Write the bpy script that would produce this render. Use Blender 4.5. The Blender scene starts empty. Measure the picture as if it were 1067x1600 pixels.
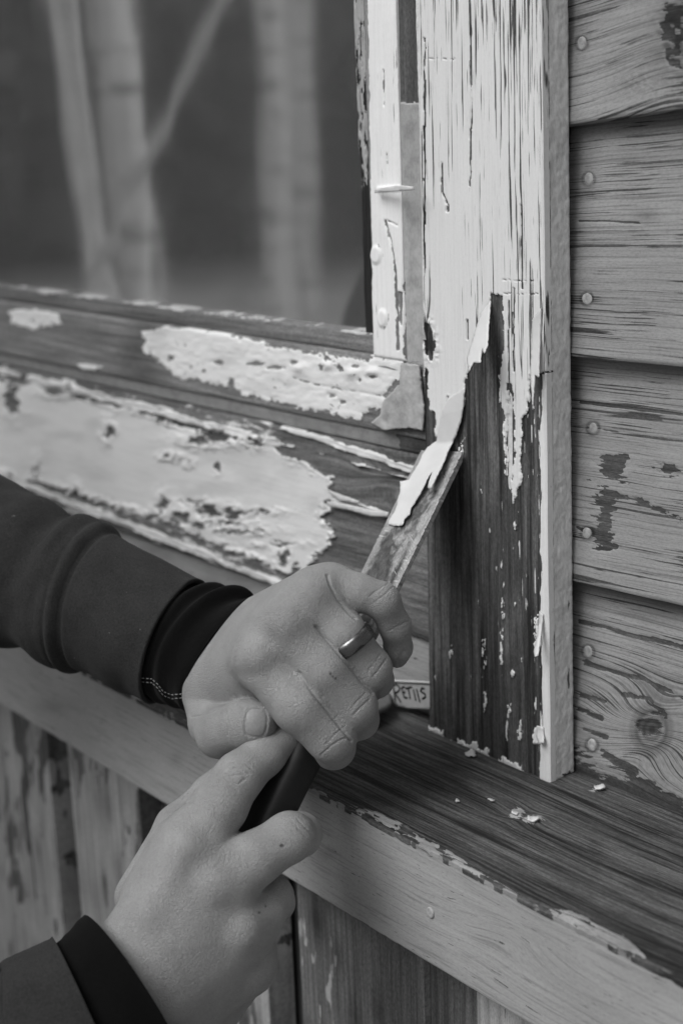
import bpy, bmesh, math, random
import numpy as np
from mathutils import Vector, Matrix
from mathutils.geometry import delaunay_2d_cdt
random.seed(5)
D = bpy.data
SC = bpy.context.scene
COL = SC.collection

# ------------------------------------------------------------------ camera
CC = np.array([533.5, 800.0])
FP = 2354.8858
R = np.array([[0.61818217, 0.17215694, -0.76695032],
              [0.78512407, -0.18219436, 0.59193362],
              [-0.03782854, -0.96807396, -0.24779387]])
CP = np.array([0.0, -0.5, 1.32])
cd = D.cameras.new('camera'); cam = D.objects.new('camera', cd); COL.objects.link(cam)
cd.sensor_fit = 'VERTICAL'; cd.sensor_height = 36.0; cd.lens = FP / 1600 * 36
cd.clip_start = 0.02; cd.clip_end = 500
M4 = Matrix.Identity(4)
for i in range(3):
    M4[i][0] = R[i, 0]; M4[i][1] = -R[i, 1]; M4[i][2] = -R[i, 2]; M4[i][3] = CP[i]
cam.matrix_world = M4
cd.dof.use_dof = True; cd.dof.focus_distance = 0.706; cd.dof.aperture_fstop = 7.0
SC.camera = cam

# ------------------------------------------------------------------ world, sun, exposure
SUN_EL, SUN_AZ = 50.0, 184.0
W = D.worlds.new('World'); SC.world = W; W.use_nodes = True
nt = W.node_tree; nt.nodes.clear()
sky = nt.nodes.new('ShaderNodeTexSky'); sky.sky_type = 'NISHITA'; sky.sun_disc = False
sky.sun_elevation = math.radians(SUN_EL); sky.sun_rotation = math.radians(SUN_AZ)
sky.dust_density = 4.0
bw = nt.nodes.new('ShaderNodeRGBToBW')
bg = nt.nodes.new('ShaderNodeBackground'); bg.inputs['Strength'].default_value = 0.105
wo = nt.nodes.new('ShaderNodeOutputWorld')
nt.links.new(sky.outputs[0], bw.inputs[0]); nt.links.new(bw.outputs[0], bg.inputs['Color']); nt.links.new(bg.outputs[0], wo.inputs[0])
sl = D.lights.new('sun', 'SUN'); sl.energy = 1.75; sl.angle = math.radians(38); sl.color = (1, 1, 1)
so = D.objects.new('sun', sl); COL.objects.link(so)
a, e = math.radians(SUN_AZ), math.radians(SUN_EL)
sdir = Vector((math.sin(a) * math.cos(e), math.cos(a) * math.cos(e), math.sin(e)))
so.rotation_euler = sdir.to_track_quat('Z', 'Y').to_euler(); so.location = (0, -3, 6)
SC.view_settings.view_transform = 'Standard'; SC.view_settings.look = 'None'
SC.view_settings.exposure = 0.04; SC.view_settings.gamma = 1.0

# ------------------------------------------------------------------ geometry helpers
def ray(px, py):
    return R @ np.array([px - CC[0], py - CC[1], FP])
def at(px, py, Y=None, Z=None, d=None):
    """a point of the place: on the wall-parallel plane Y, the level Z, or d metres deep"""
    r = ray(px, py)
    if d is not None: t = d / FP
    elif Z is not None: t = (Z - CP[2]) / r[2]
    else: t = (Y - CP[1]) / r[1]
    return CP + r * t
def proj(P):
    q = (np.asarray(P) - CP) @ R
    return CC[0] + FP * q[..., 0] / q[..., 2], CC[1] + FP * q[..., 1] / q[..., 2], q[..., 2]

def hash2(i, j, s):
    n = (i.astype(np.int64) * 374761393 + j.astype(np.int64) * 668265263 + s * 1274126177) & 0xffffffff
    n = ((n ^ (n >> 13)) * 1274126177) & 0xffffffff
    return ((n ^ (n >> 16)) & 0xffff) / 65535.0
def vnoise(x, y, s=0):
    i = np.floor(x); j = np.floor(y); u = x - i; v = y - j
    u = u * u * (3 - 2 * u); v = v * v * (3 - 2 * v)
    a_ = hash2(i, j, s); b_ = hash2(i + 1, j, s); c_ = hash2(i, j + 1, s); d_ = hash2(i + 1, j + 1, s)
    return (a_ * (1 - u) + b_ * u) * (1 - v) + (c_ * (1 - u) + d_ * u) * v
def fbm(x, y, s=0, o=4):
    r_ = 0; a_ = .5; t = 0
    for k in range(o):
        r_ = r_ + a_ * vnoise(x * 2 ** k, y * 2 ** k, s + 17 * k); t += a_; a_ *= .5
    return r_ / t - .5
def worley(x, y, s=0):
    '''nearest-cell random value and the width to the cell border'''
    i = np.floor(x); j = np.floor(y); d1 = np.full(x.shape, 9.); d2 = np.full(x.shape, 9.); idv = np.zeros(x.shape)
    for a_ in (-1, 0, 1):
        for b_ in (-1, 0, 1):
            fx = i + a_ + hash2(i + a_, j + b_, s); fy = j + b_ + hash2(i + a_, j + b_, s + 5)
            d_ = np.hypot(x - fx, y - fy); r_ = hash2(i + a_, j + b_, s + 9)
            m_ = d_ < d1; d2 = np.where(m_, d1, np.minimum(d2, d_)); idv = np.where(m_, r_, idv); d1 = np.where(m_, d_, d1)
    return idv - .5, d2 - d1
def sstep(a_, b_, x):
    t = np.clip((x - a_) / (b_ - a_), 0, 1); return t * t * (3 - 2 * t)
def psd(x, y, poly):
    """signed distance (positive inside) of points to a closed outline"""
    p = np.array(poly, float); n = len(p)
    best = np.full(x.shape, 1e18); ins = np.zeros(x.shape, bool)
    for k in range(n):
        x0, y0 = p[k]; x1, y1 = p[(k + 1) % n]
        dx, dy = x1 - x0, y1 - y0
        t = np.clip(((x - x0) * dx + (y - y0) * dy) / (dx * dx + dy * dy + 1e-12), 0, 1)
        best = np.minimum(best, (x - x0 - t * dx) ** 2 + (y - y0 - t * dy) ** 2)
        if y0 != y1:
            c = ((y0 > y) != (y1 > y)) & (x < (x1 - x0) * (y - y0) / (y1 - y0) + x0)
            ins ^= c
    return np.where(ins, 1, -1) * np.sqrt(best)
def lsd(x, y, line):
    best = np.full(x.shape, 1e18)
    for (x0, y0), (x1, y1) in zip(line[:-1], line[1:]):
        dx, dy = x1 - x0, y1 - y0
        t = np.clip(((x - x0) * dx + (y - y0) * dy) / (dx * dx + dy * dy + 1e-12), 0, 1)
        best = np.minimum(best, (x - x0 - t * dx) ** 2 + (y - y0 - t * dy) ** 2)
    return np.sqrt(best)

def tag(o, label=None, cat=None, group=None, kind=None):
    if label: o['label'] = label
    if cat: o['category'] = cat
    if group: o['group'] = group
    if kind: o['kind'] = kind
    return o
def empty(name, loc):
    o = D.objects.new(name, None); COL.objects.link(o); o.location = loc; o.empty_display_size = .02
    return o
def link(name, me, mat=None, parent=None, smooth=True):
    o = D.objects.new(name, me); COL.objects.link(o)
    if mat: me.materials.append(mat)
    if smooth: me.polygons.foreach_set('use_smooth', [True] * len(me.polygons))
    if parent is not None:
        # vertices are given in world metres; express them relative to the parent
        me.transform(Matrix.Translation(-Vector(wloc(parent))))
        o.parent = parent
    return o
def wloc(o):
    v = Vector((0, 0, 0))
    while o is not None: v += o.location; o = o.parent
    return v
def mesh_np(name, V, F4):
    me = D.meshes.new(name)
    V = np.asarray(V, np.float32); F4 = np.asarray(F4, np.int32); k = F4.shape[1]
    me.vertices.add(len(V)); me.vertices.foreach_set('co', V.ravel())
    me.loops.add(F4.size); me.loops.foreach_set('vertex_index', F4.ravel())
    me.polygons.add(len(F4)); me.polygons.foreach_set('loop_start', np.arange(0, F4.size, k, dtype=np.int32))
    me.polygons.foreach_set('loop_total', np.full(len(F4), k, np.int32))
    me.update(calc_edges=True); me.validate()
    return me
def setattr_f(me, name, arr):
    A = me.attributes.new(name, 'FLOAT', 'POINT'); A.data.foreach_set('value', np.asarray(arr, np.float32).ravel())
def setattr_v(me, name, arr):
    A = me.attributes.new(name, 'FLOAT_VECTOR', 'POINT'); A.data.foreach_set('vector', np.asarray(arr, np.float32).ravel())

def board(name, TL, TR, BL, BR, thick, mat, parent=None, res=.0007, fn=None, along='x', seed=0, resu=None, bow=0):
    """a weathered plank: a finely gridded face between four corners, real edges and back.
    fn(px,py,u,v) -> dict(h=height in m, pt=paint distance, ck=cracks, dk=darkening for stain and painted shade, du=, dv= grain warp)"""
    TL, TR, BL, BR = [np.array(p, float) for p in (TL, TR, BL, BR)]
    wu = np.linalg.norm(TR - TL); wv = np.linalg.norm(BL - TL)
    nu = max(2, int(wu / (resu or res))); nv = max(2, int(wv / res))
    s, t = np.meshgrid(np.linspace(0, 1, nu + 1), np.linspace(0, 1, nv + 1))
    P = (TL[None, None] * ((1 - s) * (1 - t))[..., None] + TR * (s * (1 - t))[..., None] + BL * ((1 - s) * t)[..., None] + BR * (s * t)[..., None])
    n = np.cross(BL - TL, TR - TL); n /= np.linalg.norm(n)          # outward
    px, py, _ = proj(P)
    u = s * wu; v = t * wv
    d = dict(h=np.zeros_like(u), pt=np.full(u.shape, 9.), ck=np.zeros_like(u), dk=np.zeros_like(u), du=np.zeros_like(u), dv=np.zeros_like(u))
    if fn: d.update(fn(px, py, u, v))
    # worn arris
    ed = np.minimum(np.minimum(u, wu - u), np.minimum(v, wv - v))
    rr = .0016 * (1 + .8 * fbm(u * 60, v * 60, seed + 3))
    h = d['h'] - .5 * rr * np.clip(1 - ed / rr, 0, 1) ** 2
    P = P + n * h[..., None]
    V = P.reshape(-1, 3); N = len(V)
    idx = np.arange(N).reshape(nv + 1, nu + 1)
    F = [np.stack([idx[:-1, :-1], idx[1:, :-1], idx[1:, 1:], idx[:-1, 1:]], -1).reshape(-1, 4)]
    ring = np.concatenate([idx[0, :], idx[1:, -1], idx[-1, -2::-1], idx[-2:0:-1, 0]])
    base = np.concatenate([P[0, :], P[1:, -1], P[-1, -2::-1], P[-2:0:-1, 0]]) - n * thick
    m_ = len(ring); r0 = N + np.arange(m_); r1 = N + m_ + np.arange(m_)
    V = np.concatenate([V, V[ring], base]); ringn = np.roll(np.arange(m_), -1)
    F.append(np.stack([r0, r0[ringn], r1[ringn], r1], -1))
    # back
    cb = [r1[0], r1[nu], r1[nu + nv], r1[2 * nu + nv]]
    F.append(np.array([[cb[0], cb[1], cb[2], cb[3]]]))
    F = np.concatenate(F)
    me = mesh_np(name, V, F)
    def ext(a_): a_ = a_.reshape(-1); return np.concatenate([a_, a_[ring], a_[ring]])
    gu, gv = (u, v) if along == 'x' else (v, u)
    gu = gu + d['du']; gv = gv + d['dv']
    bc = np.stack([ext(gu) + seed * .37, ext(gv) + seed * .113, np.zeros(len(V))], -1)
    bc[N + m_:, 2] = thick; bc[N + m_:, 1] += thick * .3
    setattr_v(me, 'bc', bc)
    setattr_f(me, 'pt', ext(d['pt'])); setattr_f(me, 'ck', ext(d['ck'])); setattr_f(me, 'dk', ext(d['dk']))
    return link(name, me, mat, parent)

def sheet(name, poly, fn3, thick, mat, parent=None, step=3.0, jag=0., seed=0):
    """a thin solid flake: outline (any 2-D coords), mapped to 3-D by fn3(x,y)->(point, normal)"""
    pts = []
    n = len(poly); rnd = random.Random(seed)
    for k in range(n):
        x0, y0 = poly[k]; x1, y1 = poly[(k + 1) % n]
        L = math.hypot(x1 - x0, y1 - y0); m_ = max(1, int(L / step))
        for q in range(m_):
            t = q / m_
            pts.append((x0 + (x1 - x0) * t + rnd.uniform(-jag, jag), y0 + (y1 - y0) * t + rnd.uniform(-jag, jag)))
    xs = [p[0] for p in pts]; ys = [p[1] for p in pts]; inner = []
    X, Y = np.meshgrid(np.arange(min(xs), max(xs), step), np.arange(min(ys), max(ys), step))
    sd = psd(X, Y, pts)
    for x, y, q in zip(X.ravel(), Y.ravel(), sd.ravel()):
        if q > step * .5: inner.append((x, y))
    nb = len(pts); allp = [Vector(p) for p in pts + inner]
    vo, _, fo, _, _, _ = delaunay_2d_cdt(allp, [], [list(range(nb))], 2, 1e-5)
    bm = bmesh.new(); top = []; bot = []
    for v in vo:
        P, N = fn3(v.x, v.y); P = Vector(P); N = Vector(N)
        top.append(bm.verts.new(P + N * thick)); bot.append(bm.verts.new(P))
    for f in fo:
        try: bm.faces.new([top[i] for i in f]); bm.faces.new([bot[i] for i in reversed(f)])
        except ValueError: pass
    for e_ in list(bm.edges):
        if len(e_.link_faces) == 1 and e_.verts[0] in top and e_.verts[1] in top:
            i0 = top.index(e_.verts[0]); i1 = top.index(e_.verts[1])
            try: bm.faces.new([top[i0], top[i1], bot[i1], bot[i0]])
            except ValueError: pass
    bmesh.ops.recalc_face_normals(bm, faces=bm.faces)
    me = D.meshes.new(name); bm.to_mesh(me); bm.free()
    return link(name, me, mat, parent)

# ------------------------------------------------------------------ material helpers
class G:
    def __init__(s, name):
        s.m = D.materials.new(name); s.m.use_nodes = True; s.t = s.m.node_tree; s.t.nodes.clear()
        s.out = s.n('ShaderNodeOutputMaterial')
    def n(s, t, **k):
        x = s.t.nodes.new(t)
        for a_, b_ in k.items(): setattr(x, a_, b_)
        return x
    def l(s, a_, b_): s.t.links.new(a_, b_)
    def put(s, inp, v):
        if isinstance(v, (int, float)): inp.default_value = v
        elif isinstance(v, (tuple, list)): inp.default_value = v
        else: s.l(v, inp)
    def math(s, op, a_, b_=None, c=None, clamp=False):
        x = s.n('ShaderNodeMath', operation=op); x.use_clamp = clamp
        s.put(x.inputs[0], a_)
        if b_ is not None: s.put(x.inputs[1], b_)
        if c is not None: s.put(x.inputs[2], c)
        return x.outputs[0]
    def mr(s, v, a_, b_, c=0., d=1.):
        x = s.n('ShaderNodeMapRange'); x.clamp = True
        s.put(x.inputs[0], v)
        for i, q in enumerate((a_, b_, c, d)): s.put(x.inputs[i + 1], q)
        return x.outputs[0]
    def attr(s, name, vec=False):
        x = s.n('ShaderNodeAttribute', attribute_name=name); return x.outputs['Vector' if vec else 'Fac']
    def sc(s, vec, k):
        x = s.n('ShaderNodeVectorMath', operation='MULTIPLY'); s.l(vec, x.inputs[0]); x.inputs[1].default_value = k; return x.outputs[0]
    def noise(s, vec, k, detail=3, rough=.55, dist=0.):
        x = s.n('ShaderNodeTexNoise'); s.l(s.sc(vec, k), x.inputs['Vector']); x.inputs['Scale'].default_value = 1
        x.inputs['Detail'].default_value = detail; x.inputs['Roughness'].default_value = rough; x.inputs['Distortion'].default_value = dist
        return x.outputs['Fac']
    def grey(s, f, a_, b_):
        x = s.n('ShaderNodeMix', data_type='FLOAT'); s.put(x.inputs[0], f); s.put(x.inputs[2], a_); s.put(x.inputs[3], b_); return x.outputs[0]
    def bump(s, h, dist, strength=1., nrm=None):
        x = s.n('ShaderNodeBump'); x.inputs['Distance'].default_value = dist; x.inputs['Strength'].default_value = strength
        s.l(h, x.inputs['Height'])
        if nrm is not None: s.l(nrm, x.inputs['Normal'])
        return x.outputs[0]
    def done(s, val, rough, nrm=None, **k):
        p = s.n('ShaderNodeBsdfPrincipled')
        c = s.n('ShaderNodeCombineColor')
        for i in range(3): s.put(c.inputs[i], val)
        s.l(c.outputs[0], p.inputs['Base Color']); s.put(p.inputs['Roughness'], rough)
        if nrm is not None: s.l(nrm, p.inputs['Normal'])
        for a_, b_ in k.items(): s.put(p.inputs[a_.replace('_', ' ')], b_)
        s.l(p.outputs[0], s.out.inputs[0]); return s.m
    def objvec(s): return s.n('ShaderNodeTexCoord').outputs['Object']

def paintwood(name, paint, wd, wl, crack=(10, 420), ckbase=.0, jag=.8, jagf=(120, 420), gs=1., prough=.5, thick=.0004, pvar=.06, grainp=.25, pgr=(25, 500), woodb=.0005, pgx=(.3, .55), wx=(.38, .62)):
    g = G(name); bc = g.attr('bc', True)
    n1 = g.noise(bc, (9 * gs, 330 * gs, 40), 5, .6); n2 = g.noise(bc, (3, 70 * gs, 30), 3, .5, .6); n3 = g.noise(bc, (30, 1400, 60), 2, .6)
    sp = g.noise(bc, (160, 420, 60), 3, .6)
    w_ = g.math('ADD', g.math('MULTIPLY', n1, .50), g.math('ADD', g.math('MULTIPLY', n2, .32), g.math('MULTIPLY', n3, .18)))
    w_ = g.mr(w_, *wx); w_ = g.math('MULTIPLY', w_, g.mr(sp, .3, .6, .75, 1.1))
    wood = g.grey(w_, wd, wl)
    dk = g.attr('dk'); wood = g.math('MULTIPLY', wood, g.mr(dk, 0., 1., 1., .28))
    pt = g.attr('pt')
    j1 = g.math('SUBTRACT', g.noise(bc, (jagf[0], jagf[1], 50), 4, .65), .5)
    j2 = g.math('SUBTRACT', g.noise(bc, (jagf[0] * .25, jagf[1] * .3, 50), 2, .5), .5)
    p_ = g.math('ADD', pt, g.math('MULTIPLY', g.math('ADD', g.math('MULTIPLY', j1, 1.2), j2), jag * 4))
    pm = g.mr(p_, -.06, .06)
    ck = g.attr('ck')
    cn = g.noise(bc, (crack[0], crack[1], 50), 3, .55); cn2 = g.noise(bc, (crack[0] * 2.2, crack[1] * 2.1, 50), 2, .5)
    thr = g.math('ADD', .22 + ckbase, g.math('MULTIPLY', ck, .2))
    s1 = g.mr(g.math('SUBTRACT', cn, thr), 0., .018)
    thr2 = g.math('ADD', .16 + ckbase, g.math('MULTIPLY', ck, .19))
    s2 = g.mr(g.math('SUBTRACT', cn2, thr2), 0., .03)
    slit = g.math('MULTIPLY', s1, s2)
    m_ = g.math('MULTIPLY', pm, slit)
    pv = g.noise(bc, (14, 30, 10), 4, .6); pg = g.noise(bc, (pgr[0], pgr[1], 50), 3, .6)
    pc = g.math('MULTIPLY', paint, g.math('ADD', 1 - pvar * .5, g.math('MULTIPLY', g.math('SUBTRACT', pv, .5), pvar * 4)))
    pc = g.math('MULTIPLY', pc, g.mr(pg, *pgx, 1 - grainp, 1.03))
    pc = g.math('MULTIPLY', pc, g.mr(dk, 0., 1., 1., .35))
    col = g.grey(m_, wood, pc)
    grit = g.noise(bc, (420, 1300, 60), 4, .75); col = g.math('MULTIPLY', col, g.grey(m_, g.mr(grit, .36, .62, .62, 1.25), g.mr(grit, .34, .55, 1 - grainp * .7, 1.03)))
    hgt = g.math('ADD', g.math('MULTIPLY', m_, 1.), g.math('MULTIPLY', pg, .35))
    nb = g.bump(hgt, thick, 1.0)
    gb = g.math('MULTIPLY', g.math('ADD', n1, g.math('MULTIPLY', n3, .5)), g.math('SUBTRACT', 1., m_))
    nb = g.bump(gb, woodb, 1.0, nb)
    sb = g.noise(bc, (700, 700, 50), 3, .6)
    nb = g.bump(sb, .00006, 1.0, nb)
    return g.done(col, g.grey(m_, .82, prough), nb, Specular_IOR_Level=.35)

M = {}
M['casing'] = paintwood('white_paint_on_casing', .77, .020, .17, wx=(.41, .59), crack=(13, 560), ckbase=.02, jag=.18, prough=.45, grainp=.05, pvar=.03, pgr=(20, 700))
M['side'] = paintwood('white_paint_on_casing_side', .74, .04, .14, crack=(18, 120), ckbase=-.1, jag=.3, grainp=.22, pgr=(160, 300), thick=.0007)
M['sash'] = paintwood('white_paint_on_sash', .88, .11, .36, crack=(14, 240), ckbase=-.01, jag=.6, jagf=(150, 300), grainp=.05, pvar=.04)
M['grey'] = paintwood('grey_primed_wood', .46, .08, .22, crack=(30, 90), ckbase=-.03, jag=.4, grainp=.25, pgr=(130, 160), pvar=.18)
M['bead'] = paintwood('bare_grey_bead', .6, .08, .25, crack=(14, 240), ckbase=.0, jag=.5, grainp=.2)
M['putty'] = paintwood('dark_cracked_putty', .6, .010, .035, crack=(20, 300), ckbase=.03, jag=.5, grainp=.4)
M['apron'] = paintwood('peeling_paint_apron', .80, .06, .26, crack=(7, 160), ckbase=-.06, jag=.4, jagf=(60, 260), grainp=.05, pvar=.05)
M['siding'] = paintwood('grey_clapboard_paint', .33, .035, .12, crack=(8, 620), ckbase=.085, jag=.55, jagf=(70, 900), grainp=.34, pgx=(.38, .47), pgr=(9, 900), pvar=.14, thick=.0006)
M['sill'] = paintwood('weathered_dark_sill', .42, .014, .15, crack=(14, 700), ckbase=.07, jag=.8, jagf=(60, 900), gs=2.1, wx=(.42, .58), grainp=.3, woodb=.0011)
M['fascia'] = paintwood('sanded_fascia_paint', .46, .05, .16, crack=(60, 760), ckbase=.03, jag=.6, grainp=.24, pgx=(.37, .46), pgr=(26, 800), pvar=.12)
M['plank'] = paintwood('weathered_planks', .50, .06, .22, crack=(8, 120), ckbase=.03, jag=1.4, jagf=(20, 200), grainp=.5, pgr=(8, 300), pvar=.3)
M['back'] = paintwood('dark_back_planks', .10, .02, .05, crack=(8, 120), ckbase=.03, jag=1.4, grainp=.5, pvar=.3)

def plain(name, val, rough=.7, var=.1, sc_=60, bump=.0002, **k):
    g = G(name); o = g.objvec(); n_ = g.noise(o, (sc_,) * 3, 4, .6)
    v = g.math('MULTIPLY', val, g.mr(n_, .3, .7, 1 - var, 1 + var))
    return g.done(v, rough, g.bump(n_, bump), **k)
M['flake'] = plain('loose_white_paint', .66, .5, .05, 90, .0003)
M['primer'] = plain('mottled_grey_primer', .42, .75, .3, 140, .0007)
M['nail'] = plain('painted_nail_head', .37, .6, .35, 420, .0003)
M['wnail'] = plain('white_painted_nail', .74, .45, .05, 300, .0002)

# ------------------------------------------------------------------ the wall
Z0 = 1.0007     # sill level
def px3(px, py, Y): return at(px, py, Y=Y)

# ---- casing board
casing = empty('window_casing', at(760, 1180, Y=.009))
tag(casing, 'tall white window casing board scraped bare to dark wood at its lower end', 'casing board')
paint_main = [(600, -200), (870, -200), (870, 450), (866, 575), (841, 584), (829, 586), (828, 600), (824, 645), (817, 653), (815, 745), (808, 768), (801, 787), (798, 752), (790, 738), (788, 690), (789, 655), (780, 617), (780, 597), (787, 539), (786, 462), (768, 459), (765, 490), (761, 512), (757, 550), (753, 541), (750, 566), (740, 563), (736, 574), (731, 585), (728, 600), (724, 640), (721, 650), (690, 692), (682, 688), (680, 645), (672, 640), (669, 600), (671, 580), (668, 574), (661, 588), (652, 586), (640, 586)]
knot_l = [(661, 503), (667, 500), (672, 512), (676, 520), (681, 545), (676, 560), (668, 545), (662, 528)]
chew = [(794, 600), (799, 598), (803, 612), (801, 635), (806, 660), (804, 690), (806, 710), (800, 735), (801, 752), (795, 745), (791, 700), (793, 650), (794, 625)]
def f_casing(px, py, u, v):
    sd = psd(px, py, paint_main); mm = .33
    wi, wb = worley(px * .16, py * .045, 3); wi2, wb2 = worley(px * .34, py * .12, 4); jx = fbm(px * .12, py * .03, 1) * 5 + wi * 5; jx2 = fbm(px * .5, py * .14, 2) * 3 + wi2 * 3.5
    pt = (sd + jx * .45 + jx2) * mm
    k_ = psd(px + jx, py + jx2, knot_l) * mm; pt = np.minimum(pt, -k_); kz = np.exp(-np.hypot((px - 672) / 17, (py - 545) / 38) ** 2); pt = np.minimum(pt, 1.6 - 2.3 * kz + fbm(px * .16, py * .12, 77) * 7 * kz + (1 - kz) * 3)
    c_ = psd(px + jx2, py + jx2, chew) * mm; pt = np.minimum(pt, -c_ - .6 * fbm(px * .3, py * .3, 7))
    # thin remains: at the corner arris and near the foot, splinter flecks
    edge = 846 - px + 3 * fbm(px * 0, py * .05, 8)
    pt = np.maximum(pt, np.where(py > 584, (fbm(px * 0 + 3, py * .02, 9) * 7 + 1.0 - edge) * mm, -9))
    fl = fbm(px * .35, py * .035, 11, 3)
    zone = np.exp(-((px - (775 + .03 * (py - 900))) / 34.) ** 2) * sstep(760, 960, py)
    pt = np.maximum(pt, (fl + .12 * wi2 - .41 + .09 * zone) * 8 * mm * (py > 640) + np.where(py > 640, 0, -9))
    foot = 1140 + (px - 668) * .443
    ft = (fbm(px * .10, py * .05, 13) * 44 - (foot - py) + 3) * mm
    pt = np.maximum(pt, ft)
    for (cx, cy, rx, ry) in ((841, 1150, 10, 22), (812, 1140, 3, 20), (757, 1100, 2.2, 25), (838, 990, 3, 36), (806, 822, 2.6, 9), (801, 1052, 2, 9), (783, 1010, 1.6, 40), (786, 950, 1.6, 26), (756, 1020, 1.2, 30), (720, 700, 1, 30), (795, 1110, 1.4, 18), (705, 1020, 1.2, 18)):
        q = 1 - np.hypot((px - cx + jx * .5 + jx2) / rx, (py - cy) / ry) - .5 * vnoise(px * .3, py * .2, 19); pt = np.maximum(pt, q * 2.)
    # cracks thicken to the right third and at the top
    ck = .58 + .25 * sstep(60, 0, np.abs(px - 812)) + .22 * sstep(330, 0, py) - .5 * sstep(250, 420, py) * sstep(745, 700, px) * sstep(660, 690, px)
    ck = ck * (1 - sstep(560, 600, py) * .4)
    for ln in ([(736, 40), (737, 170), (735, 290)], [(700, 330), (700, 320), (691, 300), (691, 255)], [(795, 470), (795, 600)], [(731, 500), (730, 530)], [(700, 620), (701, 650)], [(664, 60), (664, 430)], [(815, 320), (816, 450)], [(803, 450), (803, 580)]):
        q = lsd(px + jx * .35, py, ln); pt = np.minimum(pt, (q - .9 - .8 * vnoise(px * .1, py * .06, 4)) * .5)
    for yy, x0_, x1_ in ((92, 655, 712), (438, 785, 834), (459, 786, 842)):
        q = np.abs(py - yy - 3.2 * fbm(px * .12, px * 0, 15)) - 1.6 * (vnoise(px * .3, py * .1, 16) - .38); pt = np.where((px > x0_) & (px < x1_), np.minimum(pt, q * .5), pt)
    gx = 0
    ck = ck + gx + .5 * np.exp(-np.hypot((px - 668) / 22, (py - 510) / 75) ** 2)
    th = sstep(-.15, .25, pt)
    near = np.exp(-(np.clip(pt, 0, 9) / 1.6) ** 2) * (pt > 0)
    h = .0006 * th + .00035 * near * (.5 + fbm(px * .04, py * .04, 21)) * sstep(430, 560, py)
    h = h + .0009 * np.exp(-((psd(px, py, knot_l) + 5) / 6.) ** 2) * (vnoise(px * .25, py * .25, 5) - .3)
    h = h - (1 - th) * .0006 * (fbm(px * .35, py * .012, 30) + .5); h = h - (1 - th) * .0005 * sstep(.15, .35, fbm(px * .9, py * .02, 31))
    h = h - .0015 * np.exp(-((px - 795) / 3.) ** 2) * sstep(600, 640, py) * sstep(780, 740, py)
    dk = .55 * sstep(.5, .1, -fbm(px * .03, py * .006, 40) * 2 + .3) * (1 - th)
    dk = np.clip(dk + .8 * sstep(-3, 3, psd(px, py, knot_l)), 0, 1)
    lite = [(767, 459), (786, 462), (787, 539), (780, 597), (770, 620), (757, 560)]
    dk = dk * (1 - sstep(-4, 4, psd(px, py, lite)))
    d_ = np.hypot((px - 668) / 20, (py - 535) / 45)
    return dict(h=h, pt=np.clip(pt, -5, 9), ck=ck, dk=dk, du=0 * u, dv=.004 * np.exp(-d_ ** 2) * np.sign(px - 668) + .0012 * fbm(px * .01, py * .004, 51))
TLc, TRc = at(650, -230, Y=0), at(842.5, -230, Y=0)
BLc, BRc = at(669, 1142, Y=0), at(860, 1226, Y=0)
board('face_board', TLc, TRc, BLc, BRc, .0035, M['casing'], casing, .0005, f_casing, 'y', 1)
def f_side(px, py, u, v):
    j = fbm(px * .3, py * .05, 61) * 5
    pt = np.full(u.shape, 6.)
    pt = np.minimum(pt, (2.5 - np.hypot((px - 869) / 5, (py - 150) / 2) * -1) * 1.0)
    foot = 1226 - (px - 860) * .6
    pt = np.minimum(pt, (foot - py) * .12 + fbm(px * .2, py * .2, 62) * 3 - .1)
    pt = np.minimum(pt, 9 - 0 * px)
    for cy in (945, 1060): pt = np.minimum(pt, (np.hypot((px - 888 + j) / 1.6, (py - cy) / 14.) - 1) * .8 + j * .2)
    h = .0006 * fbm(u * 160, v * 160, 63) + .0004 * fbm(u * 500, v * 420, 65, 2) + .0003 * fbm(px * .3, py * .03, 64)
    return dict(h=h, pt=pt, ck=.1 + 0 * u + .25 * sstep(12, 0, 890 - px))
TRb = TRc + (0, .0175, 0); BRb = BRc + (0, .0172, .0015)
board('side_face', TRc + (-.0002, .0004, 0), TRb, BRc + (-.0002, .0004, 0), BRb, .084, M['side'], casing, .0006, f_side, 'y', 2)

# loose ribbon and flaps of paint still hanging from the casing
def flapfn(lift, x0, y0, ax, ay, k):
    def f(x, y):
        s_ = (x - x0) * ax + (y - y0) * ay
        Yv = -.0008 - lift * max(0., s_) ** 1.5 * k
        return at(x, y, Y=Yv), (0, -1, 0)
    return f
sheet('paint_flap', [(767, 470), (762, 540), (757, 552), (753, 543), (751, 567), (740, 566), (733, 580), (730, 560), (742, 520), (752, 490)], flapfn(.0002, 740, 480, .45, .9, .12), .0005, M['flake'], casing, 3, .5, 1)
sheet('paint_flap', [(846, 480), (842, 590), (836, 585), (833, 640), (829, 590), (832, 500)], flapfn(.0001, 836, 500, .3, .95, .06), .0005, M['flake'], casing, 3, .5, 2)
sheet('paint_flap', [(843, 955), (849, 960), (846, 985), (841, 1024), (836, 1026), (834, 1018), (840, 990), (842, 970)], flapfn(.0001, 842, 955, 0, 1, .15), .0005, M['flake'], casing, 3, .4, 3)
sheet('paint_flap', [(839, 1134), (849, 1136), (850, 1160), (842, 1162), (838, 1150)], flapfn(.0001, 842, 1140, 0, 1, .3), .0005, M['flake'], casing, 3, .6, 4)

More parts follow.
